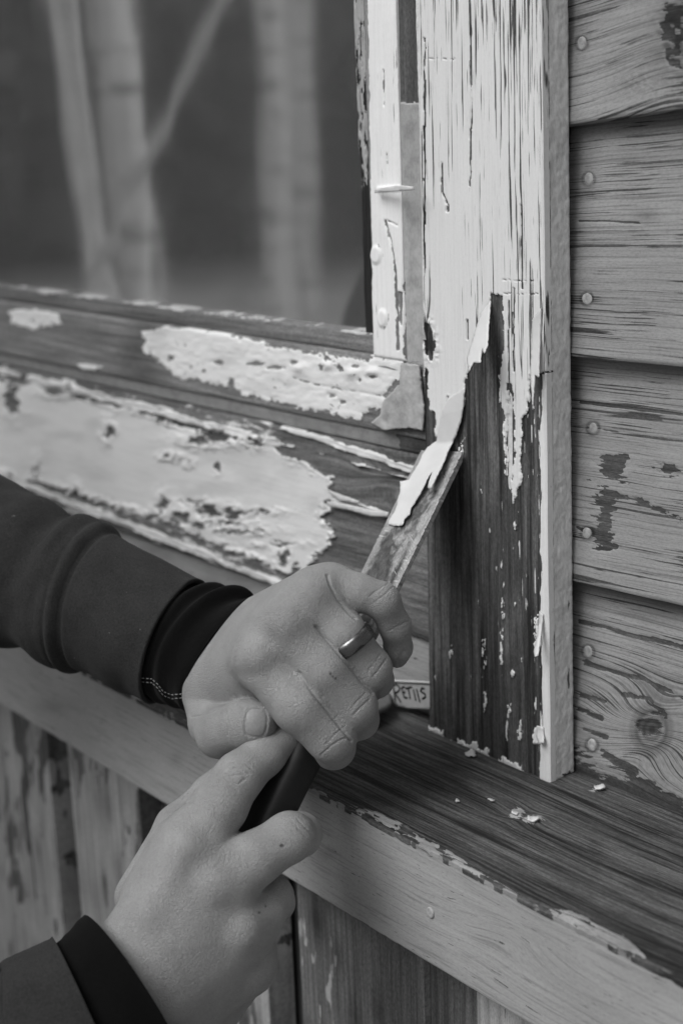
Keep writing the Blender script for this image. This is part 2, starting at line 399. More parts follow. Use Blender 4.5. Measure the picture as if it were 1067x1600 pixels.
# ---- clapboards right of the casing
wall = empty('clapboard_wall', at(980, 1180, Y=.02))
tag(wall, 'grey painted clapboard wall with nail heads to the right of the casing', 'wall')
XR = .35
def on_line(p0, p1, x): return p0[1] + (p1[1] - p0[1]) * (x - p0[0]) / (p1[0] - p0[0])
def clap(k, top, bot, fn, prot_b=.0092, prot_t=-.0008):
    # top / bot: (z at the casing, z slope per metre); the board leans out towards its lower edge
    X0, X1 = -.5000, XR
    def z(l, X): return l[0] + l[1] * (X + .485)
    TL = (X0, .0275 - prot_t, z(top, X0)); TR = (X1, .0275 - prot_t, z(top, X1)); BL = (X0, .0275 - prot_b, z(bot, X0)); BR = (X1, .0275 - prot_b, z(bot, X1))
    return board('clapboard', TL, TR, BL, BR, .011, M['siding'], wall, .0007, fn, 'x', 10 + k)
laps = [(1.545, .10), (1.432, .09), (1.3175, .078), (1.2112, .023), (1.1008, .042), (.9985, -.03)]
nails_px = [[], [], [(909, 68)], [(920, 280), (917, 467)], [(927, 669), (917, 833)], [(919, 1018), (925, 1164)]]
def mk_fn(k):
    def f(px, py, u, v):
        sc_ = fbm(px * .012, py * .03, 70 + k); fi = fbm(px * .05, py * .22, 80 + k)
        pt = 2.5 + sc_ * 4.5 + fi * 3
        dv = .004 * fbm(u * 9, v * 5, 90 + k)
        dk = np.zeros_like(u); ck = .25 + .5 * sstep(-.2, .3, sc_)
        if k == 2:
            d_ = np.hypot((px - 1062) / 40, (py - 55) / 62); dk = 1.1 * np.exp(-d_ ** 2) * (.4 + vnoise(px * .1, py * .1, 5)); dv = dv + .03 * np.exp(-np.hypot((px - 1060) / 110, (py - 100) / 150) ** 2) * (v * 2.5)
            d2 = np.hypot((px - 1010) / 50, (py - 130) / 18); dk = dk + .35 * np.exp(-d2 ** 2) * (vnoise(px * .3, py * .3, 6) > .45)
            pt = pt + 2 - 9 * np.exp(-d_ ** 2) * (vnoise(px * .12, py * .1, 5) > .4)
        if k == 3:
            d_ = np.hypot((px - 1010) / 20, (py - 338) / 10); dk = .5 * np.exp(-d_ ** 2); pt = pt + 1.4
            pt = np.minimum(pt, (lsd(px, py, [(905, 345), (940, 345), (1000, 348)]) - 1.2) * .5)
            dk = dk + .6 * sstep(225, 190, py) + .3 * sstep(28, 0, px - 890)  # shade under the lap above and beside the casing, painted into the colour
        if k == 4:
            for pl in ([(945, 712), (975, 706), (982, 730), (968, 745), (985, 756), (950, 748), (938, 732)], [(935, 760), (962, 768), (955, 830), (968, 860), (935, 858), (925, 835), (900, 826), (900, 820), (935, 825)], [(1025, 720), (1055, 725), (1050, 745), (1030, 742)], [(960, 775), (1010, 790), (1060, 815), (1056, 806), (1010, 782)]):
                pt = np.minimum(pt, -(psd(px + 26 * fbm(px * .05, py * .3, 5) + 10 * worley(px * .08, py * .3, 5)[0], py + 9 * fbm(px * .1, py * .1, 6), pl)) * .25 + fi * 5 * .6)
            pt = np.minimum(pt, (lsd(px, py, [(890, 666), (925, 668), (1000, 680), (1067, 690)]) - 1.3) * .4)
            pt = np.minimum(pt, (lsd(px, py, [(908, 628), (980, 636), (1067, 648)]) - 2.5 - 3 * fi) * .4)
            dk = .45 * sstep(612, 575, py) + .5 * np.exp(-np.hypot((px - 898) / 9, (py - 600) / 26) ** 2)  # painted shade below the lap and in the corner by the casing
        if k == 5:
            kx, ky = 1018, 1140
            d_ = np.hypot((px - kx) / 26, (py - ky) / 32)
            dv = dv + .020 * np.exp(-(np.hypot((px - kx) / 75, (py - ky) / 58)) ** 2) * np.tanh((py - ky) / 30.)
            dk = .75 * np.exp(-(d_ * .9) ** 2) * (.6 + .5 * np.sin(d_ * 16)) + .5 * np.exp(-((d_ - 1.) / .25) ** 2)
            pt = pt - 2.5 * np.exp(-(d_ / 1.2) ** 2)
            for ln in ([(915, 1035), (960, 1050), (1010, 1062), (1067, 1092)], [(975, 1085), (1010, 1090), (1040, 1118)], [(910, 1085), (945, 1096)], [(905, 1108), (940, 1122)], [(912, 1138), (948, 1152)], [(940, 1172), (990, 1204)], [(905, 970), (980, 990), (1067, 1010)]):
                pt = np.minimum(pt, (lsd(px, py, ln) - 3.4 - 6 * fi) * .35)
            low = (py - (1200 + (px - 890) * .42))
            pt = pt - 3.5 * sstep(-60, -5, low); dk = dk + .6 * sstep(-50, 5, low) + .5 * sstep(950, 915, py - (px - 890) * .2)  # paint worn and darker at the foot; shade below the lap painted in
            dk = dk + .4 * sstep(16, 0, px - 889)  # painted shade where the board meets the casing
        for (nx, ny) in nails_px[k]:
            q = np.hypot(px - nx, (py - ny) * .95); dk = dk + .75 * np.exp(-((q - 10) / 1.8) ** 2) * (.5 + vnoise(px * .2, py * .2, 9)) + .25 * np.exp(-(q / 16) ** 2)
        h = .0005 * fbm(u * 6, v * 420, 95 + k, 3) + .0004 * sstep(-.2, .3, pt) * 1.
        return dict(h=h, pt=np.clip(pt, -5, 8), ck=ck, dk=np.clip(dk, 0, 1), dv=dv)
    return f
def nail(parent, P, r, h, mat, nrm=(0, -1, 0), name='nail_head', seed=0):
    bm = bmesh.new(); rnd = random.Random(seed)
    N = Vector(nrm).normalized(); A = N.cross(Vector((0, 0, 1))).normalized(); B = N.cross(A)
    P = Vector(P); rings = [(1.0, -.6), (1.06, .1), (1.0, .75), (.82, .98), (.45, 1.06)]; prev = None
    sx, sy = rnd.uniform(.82, 1.05), rnd.uniform(.85, 1.1); h *= rnd.uniform(.5, 1.1); N = (N + A * rnd.uniform(-.12, .12) + B * rnd.uniform(-.12, .12)).normalized()
    for rr, hh in rings:
        cur = [bm.verts.new(P + (A * math.cos(t) * sx + B * math.sin(t) * sy) * r * rr + N * h * hh) for t in [i * math.tau / 20 for i in range(20)]]
        if prev:
            for i in range(20): bm.faces.new([prev[i], prev[(i + 1) % 20], cur[(i + 1) % 20], cur[i]])
        prev = cur
    c = bm.verts.new(P + N * h * 1.02)
    for i in range(20): bm.faces.new([prev[i], prev[(i + 1) % 20], c])
    bmesh.ops.recalc_face_normals(bm, faces=bm.faces)
    me = D.meshes.new(name); bm.to_mesh(me); bm.free()
    return link(name, me, mat, parent)
for k in range(0, 6):
    tz = laps[k - 1] if k else (1.66, .1)
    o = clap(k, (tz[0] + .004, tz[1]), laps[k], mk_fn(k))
    for q, (nx, ny) in enumerate(nails_px[k]):
        zc = at(nx, ny, Y=.021)[2]; fr = (tz[0] - zc) / (tz[0] - laps[k][0])
        Yn = .0275 - (-.0008 + (.0092 + .0008) * fr)
        nail(o, at(nx, ny, Y=Yn - .0004), .0028, .0007, M['nail'], seed=k * 7 + q)

# ---- sash
window = empty('window', at(600, 560, Y=.01))
tag(window, 'old window sash with flaking white paint around a reflecting glass pane', 'window')
S = .0025
white_s = [(576, -300), (640, -300), (628, 0), (628, 520), (629, 566), (626, 590), (604, 606), (598, 620), (600, 628), (575, 640), (560, 655), (530, 647), (500, 640), (380, 614), (366, 603), (310, 592), (285, 592), (255, 567), (228, 545), (228, 520), (262, 512), (350, 524), (430, 544), (470, 552), (530, 560), (578, 566), (584, 556), (583, 500), (580, 300)]
def f_rail(px, py, u, v):
    wi, wb = worley(px * .09, py * .16, 31); wi2, wb2 = worley(px * .22, py * .35, 32); j = fbm(px * .06, py * .12, 101) * 10 + wi * 12; j2 = fbm(px * .25, py * .3, 102) * 3 + wi2 * 6
    pt = (psd(px, py, white_s) + 2 + j * .5 + j2 * .8) * .3
    b = psd(px + j, py + j * .3, [(14, 484), (60, 484), (98, 492), (92, 505), (60, 516), (20, 506)]) * .3; pt = np.maximum(pt, b)
    b = psd(px, py + j * .3, [(120, 568), (160, 572), (150, 580), (130, 578)]) * .3; pt = np.maximum(pt, b)
    for (cx, cy, rx, ry) in ((512, 560, 9, 4), (532, 575, 6, 5), (556, 572, 7, 3.5), (564, 594, 3.5, 3.5), (583, 588, 9, 4.5), (505, 572, 5, 6), (340, 566, 13, 4), (362, 600, 5, 12), (430, 574, 22, 4), (460, 566, 10, 5), (400, 568, 16, 3), (520, 618, 12, 5), (535, 628, 8, 4), (268, 560, 4, 6), (300, 575, 5, 5), (320, 580, 4, 4), (290, 540, 3, 3)):
        pt = np.minimum(pt, (np.hypot((px - cx + j * .3) / (rx * .72), (py - cy + j2 * .4) / (ry * .72)) - 1) * 1.1)
    pt = np.minimum(pt, (lsd(px + j * .2, py + j * .2, [(460, 590), (505, 603), (560, 612), (598, 618)]) - .8) * .4)
    h = .0006 * sstep(-.1, .2, pt) + .0004 * fbm(px * .05, py * .05, 103) + .0003 * wi * (pt > 0)
    pt = np.minimum(pt, np.where(fbm(px * .03, py * .05, 108) > .08, wb * 3 - .03, 9))
    for (cx, cy) in ((512, 570), (583, 580), (552, 582), (470, 575)):
        h = h + .0016 * np.exp(-(np.hypot((px - cx) / 10, (py - cy) / 7)) ** 2)
    dk = .25 * sstep(0, .3, fbm(px * .02, py * .04, 104)) + .5 * np.exp(-((px - 225) / 30) ** 2) * (pt < 0)
    return dict(h=h, pt=np.clip(pt, -5, 9), ck=.2 + 0 * u, dk=np.clip(dk, 0, 1), dv=.003 * fbm(u * 20, v * 10, 105))
Xl = -1.45
def Zat(px, py, Y): return at(px, py, Y=Y)[2]
z_rt = Zat(580, 555, S); z_rb = Zat(640, 684, S); z_bead = Zat(534, 514, .008)
Xm = at(655, 600, Y=S)[0] + .012
board('bottom_rail', (Xl, S, z_rt), (Xm, S, z_rt), (Xl, S + .001, z_rb), (Xm, S + .001, z_rb), .030, M['sash'], window, .0008, f_rail, 'x', 20, resu=.0010)
# grey bare corner of the rail
gc = [(629, 567), (656, 570), (664, 640), (662, 672), (640, 668), (600, 672), (582, 660), (596, 648), (600, 628), (626, 600)]
def cornfn(x, y):
    P = at(x, y, Y=S - .0016 - .0006 * float(fbm(np.array([x * .07]), np.array([y * .07]), 5)[0])); return P, (0, -1, 0)
sheet('bare_corner', gc, cornfn, .0012, M['primer'], window, 2.5, .7, 9)
# stile
def f_stile(px, py, u, v):
    j = fbm(px * .3, py * .04, 111) * 5
    pt = (px - (576 + py * .014) + j * .8) * .3
    pt = np.minimum(pt, ((627.5 + j) - px) * .3 + 1.5)
    for ln in ([(604, 345), (612, 375), (619, 420), (621, 470), (624, 545)], [(608, 345), (622, 352)], [(590, 297), (640, 292)], [(601, 110), (602, 165)], [(606, 240), (606, 290)]):
        wdt = 1.6 if ln[0][0] == 604 else .7
        pt = np.minimum(pt, (lsd(px + j * .3, py, ln) - wdt) * .45)
    pt = np.minimum(pt, -psd(px, py, [(624, 455), (630, 456), (629, 510), (625, 500)]) * .4)
    h = .001 * sstep(-.2, .4, pt) + .0004 * fbm(u * 90, v * 60, 112)
    for (cx, cy, rx, ry) in ((590, 398, 8, 14), (600, 497, 7, 14)):
        h = h + .0010 * sstep(1.25, .7, np.hypot((px - cx) / rx, (py - cy) / ry))
        pt = np.minimum(pt, np.maximum(.04, np.abs(np.hypot((px - cx) / rx, (py - cy) / ry) - 1.2) * 2 - .1) + (px < cx) * 9)
    h = h + .0018 * np.exp(-((py - 295 - (px - 600) * -.06) / 3.) ** 2) * (px > 592)
    return dict(h=h, pt=np.clip(pt, -5, 9), ck=.45 + 0 * u, dk=0 * u)
zt = 1.62; xs0 = at(576, 300, Y=S)[0]; xs1 = at(628, 300, Y=S)[0]; zb = Zat(628, 566, S)
board('stile', (xs0 - .001, S - .0003, zt), (xs1, S - .0003, zt), (xs0 + .0005, S - .0003, z_rt - .0004), (xs1, S - .0003, z_rt - .0004), .028, M['sash'], window, .0006, f_stile, 'y', 21)
def f_strip(px, py, u, v):
    pt = np.where(py < 160 + 5 * fbm(px * .2, py * .2, 5), -2., 4.) + fbm(px * .3, py * .05, 121) * 3
    h = .0008 * sstep(-.2, .3, pt) + .0005 * fbm(u * 200, v * 100, 122)
    return dict(h=h, pt=pt, ck=.15 + 0 * u, dk=.5 * (pt < 0))
xe = at(657, 300, Y=.0085)[0]
board('stile_chamfer', (xs1 + .0002, S + .0002, zt), (xe + .006, .0095, zt), (xs1 + .0002, S + .0002, zb - .001), (xe + .006, .0095, zb - .001), .02, M['grey'], window, .0007, f_strip, 'y', 22)
# splinter sticking out of the stile at the crack
def spl(x, y): return at(x, y, Y=S - .0035 - .00015 * (x - 588)), (0, -1, 0)
sheet('splinter', [(588, 296), (600, 293), (628, 289), (648, 292), (647, 297), (625, 298), (604, 300), (589, 301)], spl, .0015, M['flake'], window, 2.5, .3, 3)
# putty beads, leaning back to the glass
GY = .0125
xg0 = at(560, 300, Y=GY)[0]
def f_vbead(px, py, u, v):
    s_ = (px - (553 + py * .03)) / 22.
    pt = np.where((s_ < .65 + fbm(px * .2, py * .02, 131)) & (py < 300), .6, -1.5) + fbm(px * .4, py * .05, 132) * 4 - 1.6 * sstep(150, 330, py)
    return dict(h=.0012 * fbm(u * 300, v * 50, 133) + .0007 * sstep(-.1, .3, pt), pt=pt, ck=.6 + 0 * u, dk=.3 + 0 * u)
tbx, bbx = at(556, 0, Y=GY)[0], at(572, 500, Y=GY)[0]
sl_ = (bbx - tbx) / (at(572, 500, Y=GY)[2] - at(556, 0, Y=GY)[2])
def xg(z): return tbx + sl_ * (z - at(556, 0, Y=GY)[2])
board('putty_bead', (xg(zt), GY - .001, zt), (xs0 - .0012, S + .0026, zt), (xg(z_rt), GY - .001, z_rt + .001), (xs0 + .0003, S + .0026, z_rt + .001), .006, M['putty'], window, .0006, f_vbead, 'y', 23)
def f_hbead(px, py, u, v):
    top = 443 + px * .131
    pt = -2.2 + fbm(px * .05, py * .2, 141) * 5 + 2.1 * np.exp(-((py - top - 3) / 4) ** 2)
    return dict(h=.0008 * fbm(u * 60, v * 400, 142) + .0006 * sstep(-.1, .3, pt), pt=pt, ck=.4 + 0 * u, dk=.25 * sstep(-.2, .3, fbm(px * .03, py * .1, 143)))
board('glazing_bead', (Xl, GY - .0055, z_bead), (xs0 + .0005, GY - .0055, z_bead), (Xl, S + .0025, z_rt + .0006), (xs0 + .0005, S + .0025, z_rt + .0006), .006, M['bead'], window, .0008, f_hbead, 'x', 24)
# glass
g = G('window_glass')
gl = g.n('ShaderNodeBsdfGlossy'); gl.inputs['Roughness'].default_value = .042; gl.inputs['Color'].default_value = (1, 1, 1, 1)
tr = g.n('ShaderNodeBsdfTransparent'); tr.inputs['Color'].default_value = (.8, .8, .8, 1)
mx = g.n('ShaderNodeMixShader'); mx.inputs[0].default_value = .80
o_ = g.objvec(); wv = g.noise(o_, (9, 1, 5), 2, .5); g.l(g.bump(wv, .0004, 1.), gl.inputs['Normal'])
g.l(tr.outputs[0], mx.inputs[1]); g.l(gl.outputs[0], mx.inputs[2]); df = g.n('ShaderNodeBsdfDiffuse'); df.inputs['Color'].default_value = (.5, .5, .5, 1); mx2 = g.n('ShaderNodeMixShader'); g.l(g.mr(g.noise(o_, (3, 3, 3), 4, .6), .3, .7, .10, .16), mx2.inputs[0]); g.l(mx.outputs[0], mx2.inputs[1]); g.l(df.outputs[0], mx2.inputs[2]); g.l(mx2.outputs[0], g.out.inputs[0]); M['glass'] = g.m
def boxm(name, lo, hi, mat, parent=None, bev=0):
    bm = bmesh.new(); bmesh.ops.create_cube(bm, size=1)
    for v in bm.verts:
        for i in range(3): v.co[i] = lo[i] + (v.co[i] + .5) * (hi[i] - lo[i])
    if bev: bmesh.ops.bevel(bm, geom=list(bm.edges), offset=bev, segments=2, affect='EDGES')
    me = D.meshes.new(name); bm.to_mesh(me); bm.free()
    return link(name, me, mat, parent, smooth=False)
boxm('glass_pane', (Xl, GY + .0005, z_rt - .004), (xs0 + .006, GY + .0035, 1.64), M['glass'], window)
M['dark'] = plain('dark_room', .05, .9)
room = boxm('room', (-2.4, .045, .2), (.4, 2.4, 2.6), M['dark'])
rb = bmesh.new(); rb.from_mesh(room.data); bmesh.ops.reverse_faces(rb, faces=rb.faces); rb.to_mesh(room.data); rb.free()
tag(room, 'dark room behind the window glass', 'room', kind='structure')

# drip strip under the rail, apron boards
sill_o = None
apron = empty('window_apron', at(560, 800, Y=.012))
tag(apron, 'wide board under the sash whose white paint peels in ragged tongues', 'apron board')
A1 = .0075
z_a0 = z_rb - .0004; z_a1 = Zat(534, 684, A1)
def f_drip(px, py, u, v):
    pt = 2.6 + fbm(px * .03, py * .1, 151) * 3 - 6 * sstep(600, 650, px + 8 * fbm(px * .1, py * .15, 152))
    return dict(h=.0003 * fbm(u * 30, v * 200, 153), pt=pt, ck=.2 + 0 * u, dk=.25 + .5 * sstep(630, 655, px))
board('drip_strip', (Xl, A1 - .0022, z_a0), (Xm, A1 - .0022, z_a0), (Xl, A1 - .0002, z_a1), (Xm, A1 - .0002, z_a1), .02, M['grey'], apron, .0008, f_drip, 'x', 25, resu=.0012)
ap = [(-400, 560), (-200, 545), (0, 596), (60, 602), (120, 618), (200, 640), (250, 652), (300, 672), (350, 684), (400, 692), (432, 700), (447, 712), (478, 722), (490, 735), (517, 744), (520, 755), (514, 762), (527, 774), (506, 786), (519, 797), (500, 806), (522, 826), (518, 850), (505, 862), (486, 872), (487, 892), (474, 896), (462, 880), (455, 900), (420, 880), (330, 845), (260, 812), (180, 790), (100, 764), (0, 735), (-400, 600)]
def f_apron(px, py, u, v):
    wi, wb = worley(px * .05, py * .10, 41); wi2, wb2 = worley(px * .15, py * .25, 42); j = fbm(px * .05, py * .1, 161) * 8 + wi * 10; j2 = fbm(px * .22, py * .3, 162) * 3 + wi2 * 7
    pt = (psd(px, py, ap) + j * .5 + j2) * .3
    top = 572 + px * .262
    pt = np.maximum(pt, (5.5 + j * .5 - np.abs(py - top - 6)) * .28 + np.where(px < 440, .0, -1.5))
    for (cx, cy, rx, ry) in ((20, 625, 10, 22), (95, 610, 22, 6), (36, 590, 4, 12), (172, 675, 6, 12), (268, 712, 10, 4), (343, 730, 5, 6), (300, 725, 5, 3), (255, 790, 8, 14), (285, 810, 14, 9), (325, 800, 20, 8), (310, 820, 8, 5), (365, 802, 14, 8), (300, 785, 22, 3), (380, 830, 40, 3), (350, 818, 30, 2.5), (395, 800, 25, 3), (445, 870, 7, 14), (440, 850, 22, 3), (330, 688, 34, 7), (410, 683, 12, 9), (60, 745, 6, 16), (120, 775, 6, 12)):
        pt = np.minimum(pt, (np.hypot((px - cx + j * .9) / rx, (py - cy + j2 * 1.1) / ry) - 1) * 1.2)
    for pl in ([(520, 770), (560, 785), (608, 800), (608, 808), (560, 796), (518, 782)],): pt = np.maximum(pt, psd(px, py, pl) * .4)
    low = 735 + px * .392
    pt = np.maximum(pt, (5. + j * .4 - np.abs(py - low - 6)) * .28 * (px < 490) + np.where(px < 490, 0, -9) )
    pt = np.maximum(pt, (7 + j * .3 - np.abs(py - (640 + (px - 400) * .33) - 12)) * .2 * (px > 440) - .2)
    near = np.exp(-(np.clip(pt, 0, 9) / 1.5) ** 2) * (pt > 0)
    h = .0006 * sstep(-.2, .4, pt) + .0018 * near * sstep(.0, .5, fbm(px * .03, py * .03, 163) + .3)
    h = h - (pt < 0) * .0006 * (fbm(px * .02, py * .3, 164) + .5)
    kx, ky = 608, 745
    dv = .006 * fbm(u * 6, v * 4, 165) + .014 * np.exp(-np.hypot((px - kx) / 45, (py - ky) / 30) ** 2) * np.tanh((py - ky) / 14.)
    dk = .25 * sstep(-.1, .3, fbm(px * .02, py * .05, 166)) + .35 * np.exp(-np.hypot((px - kx) / 12, (py - ky) / 12) ** 2)
    return dict(h=h, pt=np.clip(pt, -5, 9), ck=.15 + 0 * u, dk=np.clip(dk, 0, 1), dv=dv)
z_a2 = Zat(665, 1000, A1)
board('apron_board', (Xl, A1 - .0008, z_a1 - .0004), (Xm, A1 - .0008, z_a1 - .0004), (Xl, A1 - .0012, z_a2), (Xm, A1 - .0012, z_a2), .02, M['apron'], apron, .0008, f_apron, 'x', 26, resu=.0010)
def f_low(px, py, u, v):
    pt = 3. + fbm(px * .02, py * .05, 171) * 6 - 2.2 * sstep(480, 560, px)
    return dict(h=.0005 * fbm(u * 10, v * 300, 172), pt=pt, ck=.3 + 0 * u, dk=.15 + .3 * sstep(-.1, .3, fbm(px * .02, py * .04, 173)))
board('lower_strip', (Xl, A1 + .002, z_a2 - .0004), (Xm, A1 + .002, z_a2 - .0004), (Xl, A1 + .006, Z0 + .0002), (Xm, A1 + .006, Z0 + .0002), .02, M['fascia'], apron, .0008, f_low, 'x', 27, resu=.0012)
def tong(x, y): return at(x, y, Y=A1 - .004 - .00004 * max(0, x - 520)), (0, -1, 0)
sheet('paint_tongue', [(512, 765), (540, 775), (562, 783), (560, 787), (530, 781)], tong, .0008, M['flake'], apron, 3, .4, 12)
sheet('paint_tongue', [(512, 783), (545, 788), (580, 797), (608, 800), (607, 807), (580, 806), (545, 796), (515, 791)], tong, .0008, M['flake'], apron, 3, .4, 13)

# ---- sill
sill = empty('window_sill', (-.6, -.035, Z0))
tag(sill, 'dark weathered window sill with light painted front board and paint flakes on it', 'window sill')
YF = -.0903
XSR = .30
def f_sill(px, py, u, v):
    front = 1225 + (px - 480) * .52
    dd = front - py
    j = fbm(u * 45, v * 260, 181) * 9; j2 = fbm(u * 260, v * 900, 182) * 13
    zn = np.exp(-((px - 645) / 85.) ** 2) + sstep(850, 900, px) * sstep(1020, 980, px) + .25
    chips = (fbm(u * 70, v * 420, 188, 3) + .35 * worley(u * 160, v * 900, 6)[0] + .10 * zn - .09) * 9
    pt = np.minimum(chips, (13 * zn + j * .8 - dd) * .3)
    for (cx, cy, rx, ry) in ((833, 1280, 14, 5), (806, 1272, 9, 7), (935, 1232, 10, 4)):
        pt = np.maximum(pt, (1 - np.hypot((px - cx) / rx, (py - cy) / ry)) * 1.5 + j2 * .14)
    ws = .5 + fbm(u * 5, v * 20, 183)
    pt = np.maximum(pt, (fbm(px * .4, py * .6, 184, 3) - .43) * 8)
    h = .0009 * (fbm(u * 7, v * 330, 185, 3)) - .0014 * sstep(16, 0, dd) + .0008 * sstep(-.2, .3, pt)
    dk = .35 * sstep(0, .3, fbm(px * .01, py * .03, 186)) + .35 * sstep(60, 20, dd) * sstep(-30, 10, dd) + .5 * sstep(1000, 1067, px) * sstep(60, 0, dd)
    kx, ky = 815, 1275
    dv = .008 * fbm(u * 4, v * 6, 187) + .004 * np.exp(-np.hypot((px - kx) / 40, (py - ky) / 14) ** 2) * np.tanh((py - ky) / 6.)
    dv = dv + .02 * sstep(950, 1100, px) * v
    return dict(h=h, pt=np.clip(pt, -5, 6), ck=.4 + 0 * u, dk=np.clip(dk, 0, 1), dv=dv)
board('sill_plank', (Xl, .02, Z0), (XSR, .02, Z0), (Xl, YF, Z0 - .0002), (XSR, YF, Z0 - .0002), .0019, M['sill'], sill, .0007, f_sill, 'x', 30, resu=.0011)
def f_fas(px, py, u, v):
    pt = 3 + fbm(px * .015, py * .03, 191) * 3
    for (kx, ky, r_) in ((822, 1440, 38), (510, 1335, 16), (80, 1105, 14)):
        d_ = np.hypot((px - kx) / r_, (py - ky) / (r_ * .8))
        pt = pt - 2.6 * np.exp(-d_ ** 2) * (vnoise(px * .25, py * .12, 192) > .35)
    bot = 1100 + px * .606
    pt = pt - 3 * sstep(8, 0, bot - py)
    dv = .003 * fbm(u * 8, v * 4, 193)
    for (kx, ky) in ((822, 1440),): dv = dv + .012 * np.exp(-np.hypot((px - kx) / 90, (py - ky) / 60) ** 2) * np.tanh((py - ky - (px - kx) * .5) / 25.)
    dk = .34 * sstep(250, 620, px) + .3 * np.exp(-np.hypot((px - 510) / 22, (py - 1335) / 12) ** 2) + .4 * np.exp(-np.hypot((px - 80) / 30, (py - 1105) / 12) ** 2) + .35 * np.exp(-np.hypot((px - 275) / 10, (py - 1185) / 12) ** 2)  # board tone darkens gradually to the right, plus dark spots
    return dict(h=.0003 * fbm(u * 12, v * 500, 194), pt=pt, ck=.3 + .2 * fbm(px * .02, py * .02, 195) + .0 * u, dk=np.clip(dk, 0, 1), dv=dv)
fas = board('front_board', (Xl, YF + .0004, Z0 - .0022), (XSR, YF + .0004, Z0 - .0022), (Xl, YF, .9402), (XSR, YF, .9402), .02, M['fascia'], sill, .0007, f_fas, 'x', 31, resu=.001)
nail(fas, at(672, 1426, Y=YF - .0002), .0026, .0008, M['nail'], seed=3)

# ---- vertical plank wall below
lowwall = empty('plank_wall', (-.6, -.06, 0))
tag(lowwall, 'vertical weathered planks with dark gaps below the sill', 'wall')
def f_pl(k):
    def f(px, py, u, v):
        pt = 1.6 + fbm(px * .03, py * .01, 200 + k) * 8 + fbm(px * .12, py * .02, 210 + k) * 5 - (5.0 if k in (4, 5) else 0) - (1.6 if k == 3 else 0)
        dk = np.zeros_like(u)
        rnd = random.Random(k)
        for q in range(7):
            cx = rnd.uniform(0, 1); cy = rnd.uniform(.02, .9)
            dk = dk + .6 * np.exp(-np.hypot((u - cx * .09) / .006, (v - cy * .3) / .012) ** 2)
        return dict(h=.0006 * fbm(u * 300, v * 6, 220 + k), pt=pt, ck=.3 + 0 * u, dk=np.clip(dk + (.25 if k == 5 else 0), 0, 1), dv=.002 * fbm(u * 20, v * 6, 230 + k))
    return f
YP = -.0695
spans = [(-150, -25), (-28 + 0, 68), (107, 212), (262, 405), (465, 658), (661, 742), (744, 870), (875, 1010)]
for k, (a0, a1) in enumerate(spans):
    yy = 1104 + .62 * (a0 + a1) / 2
    dY = -.000 if k % 2 == 0 or k < 4 else .004
    xa, xb = at(a0, yy, Y=YP)[0], at(a1, yy, Y=YP)[0]
    board('plank', (xa, YP + dY, .9395), (xb, YP + dY, .9395), (xa, YP + dY, .02), (xb, YP + dY, .02), .018, M['plank'], lowwall, .0016, f_pl(k), 'y', 40 + k)
def f_bk(px, py, u, v):
    return dict(pt=2 + fbm(u * 20, v * 3, 240) * 6, dk=.3 * (fbm(u * 30, v * 8, 241) > 0))
board('backing_plank', (Xl, -.047, .9395), (XSR, -.047, .9395), (Xl, -.047, .02), (XSR, -.047, .02), .02, M['back'], lowwall, .004, f_bk, 'y', 60)
#PERSON
# ------------------------------------------------------------------ chisel
def V3(p): return Vector([float(q) for q in p])
T0 = V3(at(690, 704, Y=-.0035)); T1 = V3(at(393, 1312, Y=-.150))
AX = (T1 - T0).normalized(); TL_ = (T1 - T0).length
WX = (V3(at(725, 710, Y=0)) - V3(at(655, 696, Y=0))); WX = (WX - AX * WX.dot(AX)).normalized()
NX = WX.cross(AX).normalized()
if NX.dot(V3(CP) - T0) < 0: NX = -NX
chisel = empty('chisel', T1)
tag(chisel, 'worn flat steel chisel with black handle lifting a ribbon of paint off the casing', 'chisel')
BL_ = .135   # blade length
HW = .0143; TH = .0034
def blade():
    bm = bmesh.new(); rings = []
    n = 130; rnd = random.Random(4)
    for i in range(n + 1):
        s_ = BL_ * i / n
        th = TH * min(1, .28 + s_ / .006)         # ground edge
        w_ = HW * (1.0 - .02 * s_ / BL_)
        nk = lambda a_: .00022 * (rnd.random() - .5) - .0005 * (rnd.random() > .965) * a_
        row = []
        for (cx, cy) in ((-1, 0), (-1, -.8), (-.96, -1), (.96, -1), (1, -.86), (1, -.06), (.975, 0), (.5, 0), (0, 0), (-.5, 0), (-.96, 0)):
            e_ = nk(1) if abs(cx) > .9 else 0
            P = T0 + AX * (s_ + (.0004 * rnd.random() if i == 0 else 0)) + WX * (w_ * cx + e_) + NX * (th * cy + (.00008 * (rnd.random() - .5)))
            row.append(bm.verts.new(P))
        rings.append(row)
    m_ = len(rings[0])
    for r0, r1 in zip(rings[:-1], rings[1:]):
        for j in range(m_): bm.faces.new([r0[j], r0[(j + 1) % m_], r1[(j + 1) % m_], r1[j]])
    bm.faces.new(rings[0]); bm.faces.new(list(reversed(rings[-1])))
    bmesh.ops.recalc_face_normals(bm, faces=bm.faces)
    me = D.meshes.new('blade'); bm.to_mesh(me); bm.free()
    uvw = np.zeros((len(me.vertices), 3), np.float32)
    for i, v in enumerate(me.vertices):
        d_ = v.co - T0; uvw[i] = (d_.dot(AX), d_.dot(WX), d_.dot(NX))
    setattr_v(me, 'bc', uvw)
    return me
g = G('worn_steel'); bc = g.attr('bc', True)
a1 = g.noise(bc, (160, 260, 100), 5, .65, .5); a2 = g.noise(bc, (45, 70, 30), 3, .6, .8); a3 = g.noise(bc, (900, 1400, 100), 2, .6)
sepx = g.n('ShaderNodeSeparateXYZ'); g.l(bc, sepx.inputs[0])
